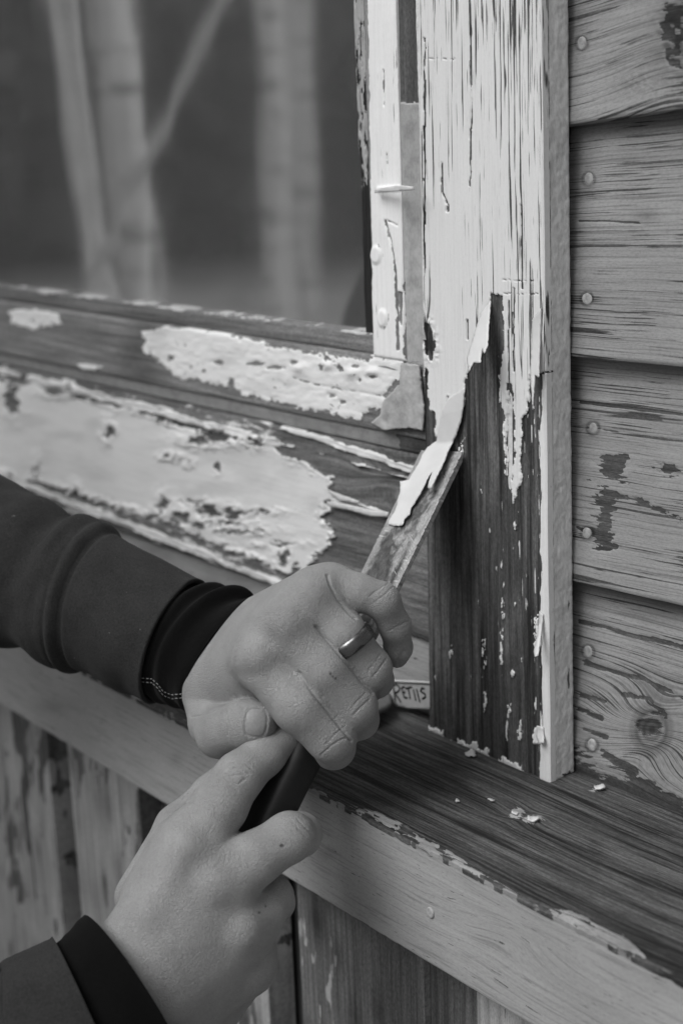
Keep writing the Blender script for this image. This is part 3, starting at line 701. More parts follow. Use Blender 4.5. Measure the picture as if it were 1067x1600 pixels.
edge = g.mr(g.math('ADD', g.math('ABSOLUTE', sepx.outputs[1]), g.math('MULTIPLY', g.math('SUBTRACT', a1, .5), .006)), .0088, .0118)
st = g.mr(a2, .50, .56)
v_ = g.grey(g.mr(a1, .4, .62), .12, .38); v_ = g.grey(g.math('MULTIPLY', st, .75), v_, .04)
v_ = g.grey(g.math('MULTIPLY', edge, .6), v_, .45); v_ = g.math('MULTIPLY', v_, g.mr(a3, .3, .6, .7, 1.15))
sc1 = g.noise(bc, (420, 55, 10), 2, .5); scr = g.mr(sc1, .70, .74)
v_ = g.grey(g.math('MULTIPLY', scr, edge), v_, .8)
M['steel'] = g.done(v_, g.mr(a1, .3, .7, .42, .7), g.bump(g.math('ADD', a1, g.math('MULTIPLY', a3, .4)), .0002), Metallic=.35)
g = G('scratch'); M['scratch'] = g.done(.62, .4, Metallic=.3)
rnd = random.Random(11)
bme = blade(); bm = bmesh.new(); bm.from_mesh(bme)
for (s_, c_, L_) in [(.0150, .70, .0030), (.0165, .80, .0018), (.052, .62, .0058), (.0535, .8, .003), (.0555, .86, .0022), (.057, .84, .0028), (.0585, .8, .0035), (.060, .86, .002), (.0625, .82, .0028), (.064, .86, .0022), (.066, .84, .0022), (.0685, .80, .003), (.071, .6, .005), (.0725, .84, .002), (.080, .62, .0068), (.0815, .55, .0052), (.050, .55, .0028)]:
    c0 = T0 + AX * s_ + WX * HW * c_ + NX * .00003; dd = (WX * .72 + AX * .55).normalized() * L_ * .5; pw = (AX * .8 - WX * .4).normalized() * .00016
    up = NX * .00006
    fq = bm.faces.new([bm.verts.new(c0 - dd + up), bm.verts.new(c0 - pw + up), bm.verts.new(c0 + dd + up), bm.verts.new(c0 + pw + up)]); fq.material_index = 1
bm.to_mesh(bme); bm.free(); bl = link('blade', bme, M['steel'], chisel, smooth=False); bme.materials.append(M['scratch'])
# handle: flat sided black grip
def tube(name, C, Rm, mat, parent=None, nseg=48, cap=True, fn=None):
    """rings: list of (center, axisA, axisB) vectors; fn(i,theta)->radial factor"""
    bm = bmesh.new(); prev = None
    for i, (c_, a_, b_) in enumerate(C):
        cur = []
        for j in range(nseg):
            t = j * math.tau / nseg; k = fn(i, t) if fn else 1
            cur.append(bm.verts.new(c_ + (a_ * math.cos(t) + b_ * math.sin(t)) * k))
        if prev:
            for j in range(nseg): bm.faces.new([prev[j], prev[(j + 1) % nseg], cur[(j + 1) % nseg], cur[j]])
        elif cap: bm.faces.new(cur)
        prev = cur
    if cap: bm.faces.new(prev)
    bmesh.ops.recalc_face_normals(bm, faces=bm.faces)
    me = D.meshes.new(name); bm.to_mesh(me); bm.free()
    return link(name, me, mat, parent)
def sq(i, t):   # superellipse section
    c_, s_ = abs(math.cos(t)), abs(math.sin(t)); return (c_ ** 4 + s_ ** 4) ** -.25
g = G('black_grip'); o_ = g.objvec(); n_ = g.noise(o_, (300, 300, 300), 3, .6)
M['grip'] = g.done(g.mr(n_, .3, .7, .006, .012), .6, g.bump(n_, .0001))
C = []; h0, h1 = .118, TL_ + .012
for i in range(41):
    f_ = i / 40; s_ = h0 + (h1 - h0) * f_
    k = (.75 + .25 * min(1, f_ * 8)) * (1 + .06 * math.sin(f_ * 7)); k *= 1 - .5 * max(0, (f_ - .93) / .07) ** 2
    C.append((T0 + AX * s_ - NX * (TH * .5), WX * .0120 * k, NX * .0100 * k))
hd = tube('handle', C, None, M['grip'], chisel, fn=sq)
# ribbon of paint riding up the blade
rib = [(722, 648), (719, 662), (714, 676), (707, 692), (699, 708), (692, 726), (684, 742), (673, 764), (669, 762), (672, 746), (676, 736), (664, 756), (661, 766), (655, 774), (648, 786), (642, 792), (640, 804), (632, 810), (629, 821), (616, 821), (606, 819), (607, 812), (616, 800), (620, 790), (621, 780), (625, 770), (624, 765), (626, 753), (638, 751), (645, 738), (655, 726), (661, 716), (665, 708), (657, 728), (648, 746), (641, 760), (646, 759), (655, 744), (667, 722), (658, 716), (664, 704), (672, 694), (683, 688), (681, 684), (700, 668), (712, 656)]
rib = [(722, 648), (719, 662), (714, 676), (707, 692), (699, 708), (692, 726), (684, 742), (673, 764), (668, 762), (671, 748), (675, 736), (667, 750), (661, 764), (655, 774), (648, 786), (642, 794), (640, 804), (632, 811), (629, 821), (616, 822), (606, 819), (608, 811), (616, 800), (620, 790), (621, 780), (625, 768), (625, 752), (638, 750), (644, 740), (655, 722), (659, 710), (668, 698), (682, 689), (684, 670), (690, 640), (700, 622), (726, 606), (724, 630)]
def bl_plane(x, y, off):
    # intersection of the sight line with the blade's upper face, lifted by off
    r_ = V3(ray(x, y)); c0 = V3(CP); t = (T0 + NX * off - c0).dot(NX) / r_.dot(NX); return c0 + r_ * t
def ribfn(x, y):
    k = min(1., max(0., (y - 640) / 60.))
    curl = .0008 + .0025 * math.sin(min(1., max(0, (y - 690) / 100.)) * 3.1) + .0009 * math.sin((x * .9 + y * .5) * .11)
    P = bl_plane(x, y, max(.0006, curl)); Q = V3(at(x, y, Y=-.0004 - .0009 * min(1., max(0., (y - 606) / 50.))))
    X_ = Q.lerp(P, k)
    if X_.y > -.0016: X_ = V3(at(x, y, Y=-.0016 * min(1., .25 + max(0., (y - 606) / 50.))))
    return X_, -(V3(ray(x, y)).normalized())
sheet('paint_ribbon', rib, ribfn, .0006, M['flake'], casing, 3.2, .5, 21)
slit_ = [(657, 727), (653, 740), (646, 752), (641, 761), (639, 759), (645, 745), (652, 733)]
#HANDS
# ------------------------------------------------------------------ person: signed-distance body, one surface
def smin(a_, b_, k):
    h = np.clip(.5 + .5 * (b_ - a_) / k, 0, 1); return b_ * (1 - h) + a_ * h - k * h * (1 - h)
def smax(a_, b_, k): return -smin(-a_, -b_, k)
class Field:
    def __init__(s, lo, hi, vox):
        s.lo = np.array(lo); s.vox = vox
        n = [int((hi[i] - lo[i]) / vox) + 1 for i in range(3)]
        s.ax = [(lo[i] + np.arange(n[i]) * vox).astype(np.float32) for i in range(3)]
        s.X, s.Y, s.Z = np.meshgrid(*s.ax, indexing='ij', sparse=True)
    def cap(s, a_, b_, ra, rb, flat=None):
        """tapered capsule; flat=(dir,k) squashes it along dir"""
        a_ = np.array(a_, np.float32); b_ = np.array(b_, np.float32); d_ = b_ - a_
        X, Y, Z = s.X - a_[0], s.Y - a_[1], s.Z - a_[2]
        L2 = float(d_ @ d_) + 1e-12
        t = np.clip((X * d_[0] + Y * d_[1] + Z * d_[2]) / L2, 0, 1)
        qx, qy, qz = X - t * d_[0], Y - t * d_[1], Z - t * d_[2]
        r2 = qx * qx + qy * qy + qz * qz
        if flat is not None:
            n_ = np.array(flat[0], np.float32); k = flat[1]
            w_ = qx * n_[0] + qy * n_[1] + qz * n_[2]; r2 = r2 + w_ * w_ * (k * k - 1)
        return np.sqrt(r2) - (ra + (rb - ra) * t)
    def ell(s, c_, A, B, C_, ra, rb, rc):
        X, Y, Z = s.X - c_[0], s.Y - c_[1], s.Z - c_[2]
        f = lambda v, r_: ((X * v[0] + Y * v[1] + Z * v[2]) / r_) ** 2
        q = np.sqrt(f(A, ra) + f(B, rb) + f(C_, rc)); return (q - 1) * min(ra, rb, rc)
def surface_nets(F, v):
    """dual mesh of the zero level of v on the grid of F"""
    n = np.array(v.shape); ins = v < 0
    cell = np.zeros(n - 1, bool); acc = np.zeros((*(n - 1), 3), np.float32); cnt = np.zeros(n - 1, np.float32)
    sl = lambda o, m_: slice(o, n[m_] - 1 + o)
    corners = [(i, j, k) for i in (0, 1) for j in (0, 1) for k in (0, 1)]
    allin = np.ones(n - 1, bool); anyin = np.zeros(n - 1, bool)
    for c_ in corners:
        q = ins[sl(c_[0], 0), sl(c_[1], 1), sl(c_[2], 2)]; allin &= q; anyin |= q
    cell = anyin & ~allin
    ci = np.argwhere(cell); ids = -np.ones(n - 1, np.int64); ids[cell] = np.arange(len(ci))
    acc = np.zeros((len(ci), 3)); cnt = np.zeros(len(ci))
    for a_ in range(8):
        for b_ in range(a_ + 1, 8):
            ca, cb = corners[a_], corners[b_]
            if sum(abs(ca[i] - cb[i]) for i in range(3)) != 1: continue
            va = v[ci[:, 0] + ca[0], ci[:, 1] + ca[1], ci[:, 2] + ca[2]]; vb = v[ci[:, 0] + cb[0], ci[:, 1] + cb[1], ci[:, 2] + cb[2]]
            m_ = (va < 0) != (vb < 0); t = np.where(m_, va / (va - vb + 1e-20), 0)
            P = np.array(ca)[None] + t[:, None] * (np.array(cb) - np.array(ca))[None]
            acc[m_] += P[m_]; cnt[m_] += 1
    V = F.lo + (ci + acc / cnt[:, None]) * F.vox
    Q = []
    for ax in range(3):
        u_, w_ = (ax + 1) % 3, (ax + 2) % 3
        s0 = [slice(None)] * 3; s1 = [slice(None)] * 3; s0[ax] = slice(0, n[ax] - 1); s1[ax] = slice(1, n[ax])
        a_, b_ = ins[tuple(s0)], ins[tuple(s1)]
        e_ = np.argwhere(a_ != b_); e_ = e_[(e_[:, u_] > 0) & (e_[:, w_] > 0) & (e_[:, u_] < n[u_] - 1) & (e_[:, w_] < n[w_] - 1)]
        fl = a_[e_[:, 0], e_[:, 1], e_[:, 2]]
        def at_(du, dw):
            q = e_.copy(); q[:, u_] -= du; q[:, w_] -= dw; return ids[q[:, 0], q[:, 1], q[:, 2]]
        q = np.stack([at_(0, 0), at_(1, 0), at_(1, 1), at_(0, 1)], -1)
        q[~fl] = q[~fl][:, ::-1]; Q.append(q)
    Q = np.concatenate(Q); Q = Q[(Q >= 0).all(1)]
    return V, Q

def J(px, py, d, r=None):
    """a joint d metres deep; r in photo pixels gives a radius there"""
    P = at(px, py, d=d); return P if r is None else (P, r * d / FP)
VIEW = np.array([R[0, 2], R[1, 2], R[2, 2]])
def chain(F, pts, k=.002):
    v = None
    for (P0, r0), (P1, r1) in zip(pts[:-1], pts[1:]):
        c_ = F.cap(P0, P1, r0, r1); v = c_ if v is None else smin(v, c_, k)
    return v
def relax(V, Q, it, lam=.5):
    E_ = np.concatenate([Q[:, [0, 1]], Q[:, [1, 2]], Q[:, [2, 3]], Q[:, [3, 0]]]); 
    for _ in range(it):
        s_ = np.zeros_like(V); c_ = np.zeros(len(V))
        for k in range(3):
            s_[:, k] = np.bincount(E_[:, 0], V[E_[:, 1], k], len(V)) + np.bincount(E_[:, 1], V[E_[:, 0], k], len(V))
        c_ = np.bincount(E_[:, 0], minlength=len(V)) + np.bincount(E_[:, 1], minlength=len(V))
        V = V + lam * (s_ / c_[:, None] - V)
    return V
def normals(V, Q):
    n_ = np.cross(V[Q[:, 2]] - V[Q[:, 0]], V[Q[:, 3]] - V[Q[:, 1]]); N = np.zeros_like(V)
    for j in range(4):
        for k in range(3): N[:, k] += np.bincount(Q[:, j], n_[:, k], len(V))
    return N / (np.linalg.norm(N, axis=1, keepdims=True) + 1e-12)

VOX = .00105
def left_hand():
    F = Field(*bounds([J(255, 850, .70), J(660, 850, .66), J(255, 1230, .66), J(660, 1230, .78), J(250, 1230, .80), J(250, 850, .80), J(660, 1230, .655)]), VOX)
    wr = J(300, 990, .782, 92); 
    MI, MM, MR, MP = J(403, 1032, .693, 38), J(450, 976, .689, 37), J(488, 932, .693, 35), J(520, 914, .703, 26)
    # palm: a fan of metacarpals plus flesh below them
    P = None
    for (m_, a_) in ((MI, J(345, 1050, .752, 42)), (MM, J(372, 1015, .755, 36)), (MR, J(402, 988, .754, 32)), (MP, J(428, 968, .752, 27))):
        c_ = F.cap(a_[0], m_[0], a_[1], m_[1] * .98); P = c_ if P is None else smin(P, c_, .022)
    for (a_, b_) in ((J(335, 1040, .748, 40), J(338, 1072, .742, 42)), (J(412, 1018, .724, 46), J(450, 1015, .714, 46)), (J(345, 1032, .768, 52), J(300, 1020, .80, 56)), (J(388, 1002, .765, 38), J(330, 990, .80, 50)), (J(342, 1075, .745, 40), J(400, 1075, .720, 44)), (J(420, 1040, .735, 44), J(480, 990, .735, 40))):
        P = smin(P, F.cap(a_[0], b_[0], a_[1], b_[1]), .016)
    # fingers over the handle
    fi = [
        ([MI, J(468, 1102, .686, 43), J(517, 1151, .691, 39), J(521, 1168, .706, 33), J(500, 1165, .728, 29), J(455, 1145, .742, 25)]),
        ([MM, J(505, 1045, .686, 40), J(553, 1103, .692, 36), J(560, 1124, .708, 31), J(545, 1128, .728, 28), J(500, 1105, .742, 24)]),
        ([MR, J(534, 990, .690, 37), J(578, 1045, .696, 33.5), J(586, 1062, .712, 28), J(575, 1070, .730, 26), J(535, 1050, .742, 22)]),
        ([MP, J(560, 926, .696, 29), J(597, 938, .697, 27.5), J(617, 978, .705, 24.5), J(622, 1012, .714, 21.5), J(620, 1026, .718, 18)]),
    ]
    FF = None
    for f_ in fi:
        c_ = chain(F, f_, .003); FF = c_ if FF is None else smin(FF, c_, .0010)
    v = smin(P, FF, .006)
    # webs between the fingers
    for (a_, b_) in ((J(430, 1030, .700, 26), J(458, 1042, .702, 22)), (J(470, 965, .700, 24), J(492, 978, .702, 18)), (J(500, 925, .706, 22), J(520, 925, .708, 20))):
        v = smin(v, F.cap(a_[0], b_[0], a_[1], b_[1]), .004)
    # knuckle heads and the tendons behind them
    for (a_, rr) in ((J(403, 1026, .683, 17), 1), (J(448, 972, .680, 18), 1), (J(490, 928, .684, 15), 1)):
        v = smin(v, F.cap(a_[0], a_[0] + .002 * VIEW, a_[1], a_[1]), .007)
    # thumb, folded across the end of the fist
    th = [J(318, 1075, .748, 36), J(333, 1130, .728, 37), J(352, 1143, .712, 38.5), J(382, 1132, .700, 37.5), J(399, 1128, .697, 35)]
    T = chain(F, th, .003)
    T = smin(T, F.cap(J(350, 1140, .708)[:3] if False else at(350, 1140, d=.708), at(340, 1150, d=.714), 34 * .7 / FP, 34 * .7 / FP), .004)
    v = smin(v, T, .0012)
    v = smin(v, F.cap(at(325, 1085, d=.752), at(322, 1110, d=.748), 30 * .75 / FP, 30 * .75 / FP), .004)
    return F, v
def bounds(ps, m_=.004):
    p = np.array([q for q in ps]); return p.min(0) - m_, p.max(0) + m_
def right_hand():
    F = Field(*bounds([J(95, 1130, .70), J(520, 1130, .64), J(95, 1650, .66), J(520, 1650, .70), J(95, 1650, .61), J(95, 1130, .73), J(520, 1650, .62), J(520, 1130, .73)]), VOX)
    MI, MM, MR, MP = J(297, 1322, .670, 47), J(337, 1385, .664, 43), J(376, 1455, .667, 39), J(390, 1512, .678, 36)
    P = None
    for (m_, a_) in ((MI, J(190, 1500, .655, 50)), (MM, J(215, 1535, .650, 50)), (MR, J(245, 1570, .655, 48)), (MP, J(270, 1590, .668, 48))):
        c_ = F.cap(a_[0], m_[0], a_[1], m_[1]); P = c_ if P is None else smin(P, c_, .022)
    for (a_, b_) in ((J(225, 1400, .685, 38), J(275, 1318, .688, 34)), (J(250, 1480, .690, 50), J(320, 1420, .700, 46)), (J(300, 1560, .695, 52), J(372, 1520, .700, 36)), (J(120, 1640, .660, 82), J(210, 1520, .668, 66)), (J(240, 1620, .670, 74), J(215, 1540, .668, 70)), (J(345, 1545, .70, 44), J(300, 1610, .70, 56))):
        P = smin(P, F.cap(a_[0], b_[0], a_[1], b_[1]), .014)
    fi = [
        ([MI, J(343, 1260, .676, 43.5), J(374, 1213, .685, 38), J(412, 1180, .695, 33), J(448, 1150, .705, 28), J(465, 1135, .709, 24)]),
        ([MM, J(398, 1342, .669, 42), J(452, 1308, .676, 38.5), J(468, 1304, .690, 34), J(468, 1308, .706, 28), J(430, 1330, .716, 25)]),
        ([MR, J(410, 1422, .678, 37), J(424, 1402, .685, 34), J(432, 1410, .698, 28), J(405, 1420, .712, 26)]),
        ([MP, J(398, 1480, .688, 31), J(400, 1468, .700, 28), J(385, 1460, .715, 22)]),
    ]
    FF = None
    for f_ in fi:
        c_ = chain(F, f_, .003); FF = c_ if FF is None else smin(FF, c_, .0010)
    v = smin(P, FF, .008)
    for (a_, b_) in ((J(335, 1335, .680, 30), J(368, 1318, .686, 20)), (J(240, 1400, .672, 46), J(275, 1330, .676, 44)), (J(300, 1430, .672, 48), J(330, 1440, .675, 46)), (J(365, 1400, .680, 26), J(392, 1398, .684, 20)), (J(385, 1470, .692, 22), J(395, 1460, .695, 20))):
        v = smin(v, F.cap(a_[0], b_[0], a_[1], b_[1]), .006)
    for a_ in (J(296, 1316, .662, 14), J(332, 1384, .6555, 16), J(377, 1456, .6575, 18)):
        v = smin(v, F.cap(a_[0], a_[0] + .002 * VIEW, a_[1], a_[1]), .008)
    # tendon of the forefinger
    v = smin(v, F.cap(at(290, 1325, d=.655), at(235, 1430, d=.648), .0028, .002), .010)
    # thumb behind the handle
    T = chain(F, [J(215, 1400, .700, 36), J(275, 1290, .704, 30), J(330, 1240, .712, 28), J(380, 1190, .722, 26), J(400, 1165, .728, 22)], .004)
    v = smin(v, T, .006)
    return F, v
CREASE_L = [  # polylines in sight coordinates, depth mm, width px
    ([(300, 1120), (318, 1117), (350, 1105), (372, 1095)], .55, 1.8), ([(512, 899), (516, 915), (528, 936), (545, 957), (556, 966)], .95, 2.8), ([(494, 979), (515, 1005), (545, 1040), (566, 1066), (582, 1083)], .95, 2.8), ([(467, 1051), (490, 1084), (520, 1122), (549, 1158)], .95, 2.8), ([(352, 1110), (356, 1130), (356, 1150)], .35, 1.6), ([(345, 1113), (348, 1135)], .2, 1.6),
    ([(500, 1180), (516, 1166), (530, 1157), (541, 1152)], .5, 1.5), ([(508, 1163), (524, 1147), (538, 1135)], .4, 1.5), ([(515, 1130), (528, 1118)], .2, 1.5),
    ([(551, 1118), (563, 1105), (577, 1092)], .45, 1.5), ([(549, 1106), (560, 1093), (571, 1082)], .35, 1.5),
    ([(582, 1057), (590, 1048), (603, 1030)], .45, 1.5), ([(575, 1048), (585, 1036), (594, 1022)], .3, 1.4),
    ([(578, 931), (590, 921), (606, 912)], .35, 1.4), ([(585, 940), (600, 930), (613, 917)], .4, 1.4), ([(608, 985), (622, 978), (638, 970)], .35, 1.4),
    ([(365, 1085), (372, 1092), (392, 1096)], .4, 2.), ([(357, 1080), (366, 1093)], .3, 2.)]
CREASE_R = [
    ([(349, 1206), (362, 1212), (380, 1210)], .4, 1.6), ([(352, 1196), (372, 1190), (388, 1196), (399, 1208)], .45, 1.6), ([(358, 1222), (372, 1225), (386, 1216)], .45, 1.6),
    ([(364, 1200), (378, 1200), (390, 1208)], .4, 1.5), ([(352, 1214), (362, 1228), (372, 1236)], .35, 1.5), ([(396, 1190), (404, 1204)], .25, 1.5), ([(374, 1204), (384, 1213), (378, 1219)], .35, 1.4),
    ([(456, 1283), (467, 1296), (478, 1308)], .35, 1.5), ([(464, 1279), (478, 1294), (488, 1305)], .4, 1.5), ([(452, 1292), (462, 1305)], .25, 1.4),
    ([(286, 1248), (292, 1240), (304, 1236)], .6, 1.8), ([(286, 1256), (300, 1254)], .5, 1.8)]
def split(V, Q):
    n = len(V); E_ = np.concatenate([Q[:, [0, 1]], Q[:, [1, 2]], Q[:, [2, 3]], Q[:, [3, 0]]]); E_.sort(axis=1)
    key = E_[:, 0].astype(np.int64) * n + E_[:, 1]; uq, inv = np.unique(key, return_inverse=True); a_, b_ = uq // n, uq % n
    m_ = len(Q); e_ = n + inv.reshape(4, m_).T; c_ = n + len(uq) + np.arange(m_)
    V2 = np.concatenate([V, (V[a_] + V[b_]) / 2, V[Q].mean(1)])
    Q2 = np.concatenate([np.stack([Q[:, j], e_[:, j], c_, e_[:, (j + 3) % 4]], -1) for j in range(4)])
    return V2, Q2
def finish(F, v, creases, bumps, seed):
    V, Q = surface_nets(F, v); V = relax(V, Q, 3, .5); V, Q = split(V, Q); V = relax(V, Q, 2, .5); N = normals(V, Q)
    px, py, d_ = proj(V); face = sstep(.05, .35, -(N @ VIEW))
    dsp = np.zeros(len(V))
    for ln, mm, w_ in creases:
        if mm: dsp -= mm * .0011 * np.exp(-(lsd(px + 1.5 * fbm(px * .1, py * .1, 3), py, ln) / (w_ * .72)) ** 2) * face
    for (cx, cy, sx, sy, mm) in bumps: dsp += mm * .001 * np.exp(-((px - cx) / sx) ** 2 - ((py - cy) / sy) ** 2) * face
    dsp += .00035 * fbm(px * .03, py * .03, seed) * face
    return V, Q, N, px, py, face, dsp
Vs, Qs, nl, sp_ = [], [], [], []
off = 0
# left: nail of the thumb, edge of the little finger's nail
F, v = left_hand(); V, Q, N, px, py, face, dsp = finish(F, v, CREASE_L, [(425, 1000, 10, 16, -.5), (470, 952, 8, 12, -.4), (380, 1055, 30, 10, -.5), (395, 950, 60, 30, .4)], 5)
c_, s_ = math.cos(.12), math.sin(.12); qx = (px - 400) * c_ + (py - 1129) * s_; qy = -(px - 400) * s_ + (py - 1129) * c_
nd = ((np.abs(qx) / 16.5) ** 3.2 + (np.abs(qy) / 21.5) ** 3.2) ** (1 / 3.2)
nailm = sstep(1.04, .96, nd) * face * (V[:, 1] < 0)
dsp = dsp - .00045 * 1.3 * np.exp(-((nd - 1.05) / .06) ** 2) * face - .0003 * nailm * (1 - .5 * nd) + .00015 * np.exp(-((nd - 1.25) / .12) ** 2) * face
nd2 = np.hypot((px - 633) / 9, (py - 1035) / 16); nm2 = sstep(1.05, .9, nd2) * sstep(.0, .2, face)
dsp = dsp - .0004 * np.exp(-((nd2 - 1.1) / .15) ** 2) * face
V = V + N * dsp[:, None]; Vs.append(V); Qs.append(Q + off); off += len(V); nl.append(np.maximum(nailm, nm2)); 
sp = np.zeros(len(V))
for (x_, y_, r_) in ((516, 1052, 2.2), (520, 1057, 1.5), (524, 1060, 1.8)): sp = np.maximum(sp, sstep(r_ + .6, r_ - .6, np.hypot(px - x_, py - y_)))
sp_.append(sp)
F, v = right_hand(); V, Q, N, px, py, face, dsp = finish(F, v, CREASE_R, [(345, 1345, 22, 12, -.7), (320, 1365, 14, 12, -.4), (355, 1420, 24, 14, -.5), (300, 1350, 22, 30, -.6), (415, 1488, 10, 10, -.4)], 9)
V = V + N * dsp[:, None]; Vs.append(V); Qs.append(Q + off); off += len(V); nl.append(np.zeros(len(V)))
sp = np.zeros(len(V))
for (x_, y_, r_) in ((440, 1321, 3), (405, 1426, 2), (415, 1416, 1.6)): sp = np.maximum(sp, sstep(r_ + .8, r_ - .8, np.hypot(px - x_, py - y_)))
sp = np.where(np.hypot((px - 369) / 2, (py - 1420) / 4) < 1, sp, sp); sp_.append(sp)
VH, QH, NL, SP = np.concatenate(Vs), np.concatenate(Qs), np.concatenate(nl), np.concatenate(sp_)
person = empty('person', (-1.35, -.30, 0))
tag(person, 'person in dark jacket with a ring, gripping the chisel in both hands', 'person')
g = G('skin'); o_ = g.objvec()
f1 = g.noise(o_, (60, 60, 60), 4, .6); f2 = g.noise(o_, (900, 900, 900), 3, .6)
vo = g.n('ShaderNodeTexVoronoi'); vo.feature = 'DISTANCE_TO_EDGE'; g.l(g.sc(o_, (1300, 1300, 1300)), vo.inputs['Vector']); vo.inputs['Scale'].default_value = 1
vo2 = g.n('ShaderNodeTexVoronoi'); vo2.feature = 'DISTANCE_TO_EDGE'; g.l(g.sc(o_, (620, 500, 600)), vo2.inputs['Vector']); vo2.inputs['Scale'].default_value = 1
ve = g.math('ADD', g.mr(vo.outputs['Distance'], 0, .18), g.mr(vo2.outputs['Distance'], 0, .12))
c_ = g.math('MULTIPLY', .335, g.mr(f1, .3, .7, .88, 1.1)); c_ = g.math('MULTIPLY', c_, g.mr(f2, .3, .7, .94, 1.06)); c_ = g.math('MULTIPLY', c_, g.mr(ve, 0, 1.2, .88, 1.02))
c_ = g.math('MULTIPLY', c_, g.mr(g.attr('nail'), 0, 1, 1, .86)); c_ = g.math('MULTIPLY', c_, g.mr(g.attr('speck'), 0, 1, 1, .3))
hh = g.math('ADD', ve, g.math('MULTIPLY', f2, .8)); hh = g.math('MULTIPLY', hh, g.mr(g.attr('nail'), 0, 1, 1, .1))
M['skin'] = g.done(c_, g.mr(g.attr('nail'), 0, 1, .6, .48), g.bump(hh, .00017), Subsurface_Weight=.12, Subsurface_Radius=(.004, .004, .004), Subsurface_Scale=.5, Specular_IOR_Level=.4)
me = mesh_np('body', VH, QH); setattr_f(me, 'nail', NL); setattr_f(me, 'speck', SP)
body = link('body', me, M['skin'], person)

# ---- clothes
def stn(top, bot, d_, dn=0.):
    a_ = V3(at(top[0], top[1], d=d_)); b_ = V3(at(bot[0], bot[1], d=d_)); return (a_ + b_) / 2, (a_ - b_) / 2
def sleeve(name, st, mat, parent, flat=.85, sub=8, nseg=120, fn=None, extra=(), rim=.0022, seed=0):
    """cloth tube through stations; turned-in rim at the first station"""
    cs = [stn(*q) for q in st] + list(extra)
    n = len(cs); rows = []
    def cr(p0, p1, p2, p3, t): return .5 * ((2 * p1) + (-p0 + p2) * t + (2 * p0 - 5 * p1 + 4 * p2 - p3) * t * t + (-p0 + 3 * p1 - 3 * p2 + p3) * t ** 3)
    for i in range(n - 1):
        for q in range(sub):
            t = q / sub; g4 = [cs[max(0, min(n - 1, i + o))] for o in (-1, 0, 1, 2)]
            rows.append((cr(*[x[0] for x in g4], t), cr(*[x[1] for x in g4], t), i + t))
    rows.append((cs[-1][0], cs[-1][1], n - 1.))
    m_ = len(rows); V = []
    TH_ = np.arange(nseg) * math.tau / nseg; P = np.zeros((m_, nseg, 3)); O = np.zeros((m_, nseg, 3))
    for i, (c_, a_, s_) in enumerate(rows):
        ax = (rows[min(m_ - 1, i + 3)][0] - rows[max(0, i - 3)][0]).normalized()
        b_ = ax.cross(a_).normalized() * a_.length * flat
        for j, t in enumerate(TH_):
            o = a_ * math.cos(t) + b_ * math.sin(t); P[i, j] = c_; O[i, j] = o
    S_ = np.array([r_[2] for r_ in rows])[:, None]; T_ = TH_[None]
    k = fn(S_, T_) if fn else 1.0
    ln = np.linalg.norm(O, axis=2, keepdims=True)
    Q = P + O * (1 + (k / ln[..., 0] if fn else 0))[..., None]
    # turned-in hem
    inner = [P[0] + O[0] * (1 - rim * q / ln[0]) + (P[1] - P[0]) * e_ + O[0] * ((k[0] / ln[0, :, 0])[:, None] if fn else 0) for q, e_ in ((.5, -.15), (1.1, .0), (1.2, 1.5), (1.3, 6.))]
    allr = [x for x in reversed(inner)] + [Q[i] for i in range(m_)]
    A_ = np.array(allr); nr = len(allr); idx = np.arange(nr * nseg).reshape(nr, nseg); nx_ = np.roll(idx, -1, 1)
    F_ = np.stack([idx[:-1], nx_[:-1], nx_[1:], idx[1:]], -1).reshape(-1, 4)
    me = mesh_np(name, A_.reshape(-1, 3), F_)
    uv = np.zeros((nr, nseg, 3)); uv[..., 0] = np.linspace(0, nr, nr)[:, None] * .003; uv[..., 1] = T_ * .035
    setattr_v(me, 'bc', uv.reshape(-1, 3))
    bm = bmesh.new(); bm.from_mesh(me); bmesh.ops.recalc_face_normals(bm, faces=bm.faces); bm.to_mesh(me); bm.free()
    return link(name, me, mat, parent)
def cloth(name, val, rib, sc_=900, bump=.00015, lint=.79):
    g = G(name); o_ = g.objvec(); n1 = g.noise(o_, (45, 45, 45), 4, .6); n2 = g.noise(o_, (sc_,) * 3, 3, .7)
    l_ = g.noise(o_, (520, 520, 520), 1, .4); lm = g.mr(l_, lint, lint + .03)
    v_ = g.math('MULTIPLY', val, g.mr(n1, .3, .7, .82, 1.18)); v_ = g.math('MULTIPLY', v_, g.mr(n2, .3, .7, .75, 1.25))
    v_ = g.grey(lm, v_, .12)
    h = n2
    if rib:
        bc = g.attr('bc', True); sx = g.n('ShaderNodeSeparateXYZ'); g.l(bc, sx.inputs[0])
        w_ = g.math('SINE', g.math('MULTIPLY', sx.outputs[1], rib)); h = g.math('ADD', h, g.math('MULTIPLY', w_, .5))
    return g.done(v_, .95, g.bump(h, bump), Sheen_Weight=.04, Sheen_Roughness=.5, Specular_IOR_Level=.06)
M['jacket'] = cloth('dark_jersey', .033, 0, 1000, .0005)
M['knit'] = cloth('black_knit', .005, 0, 1300, .0002, .83)
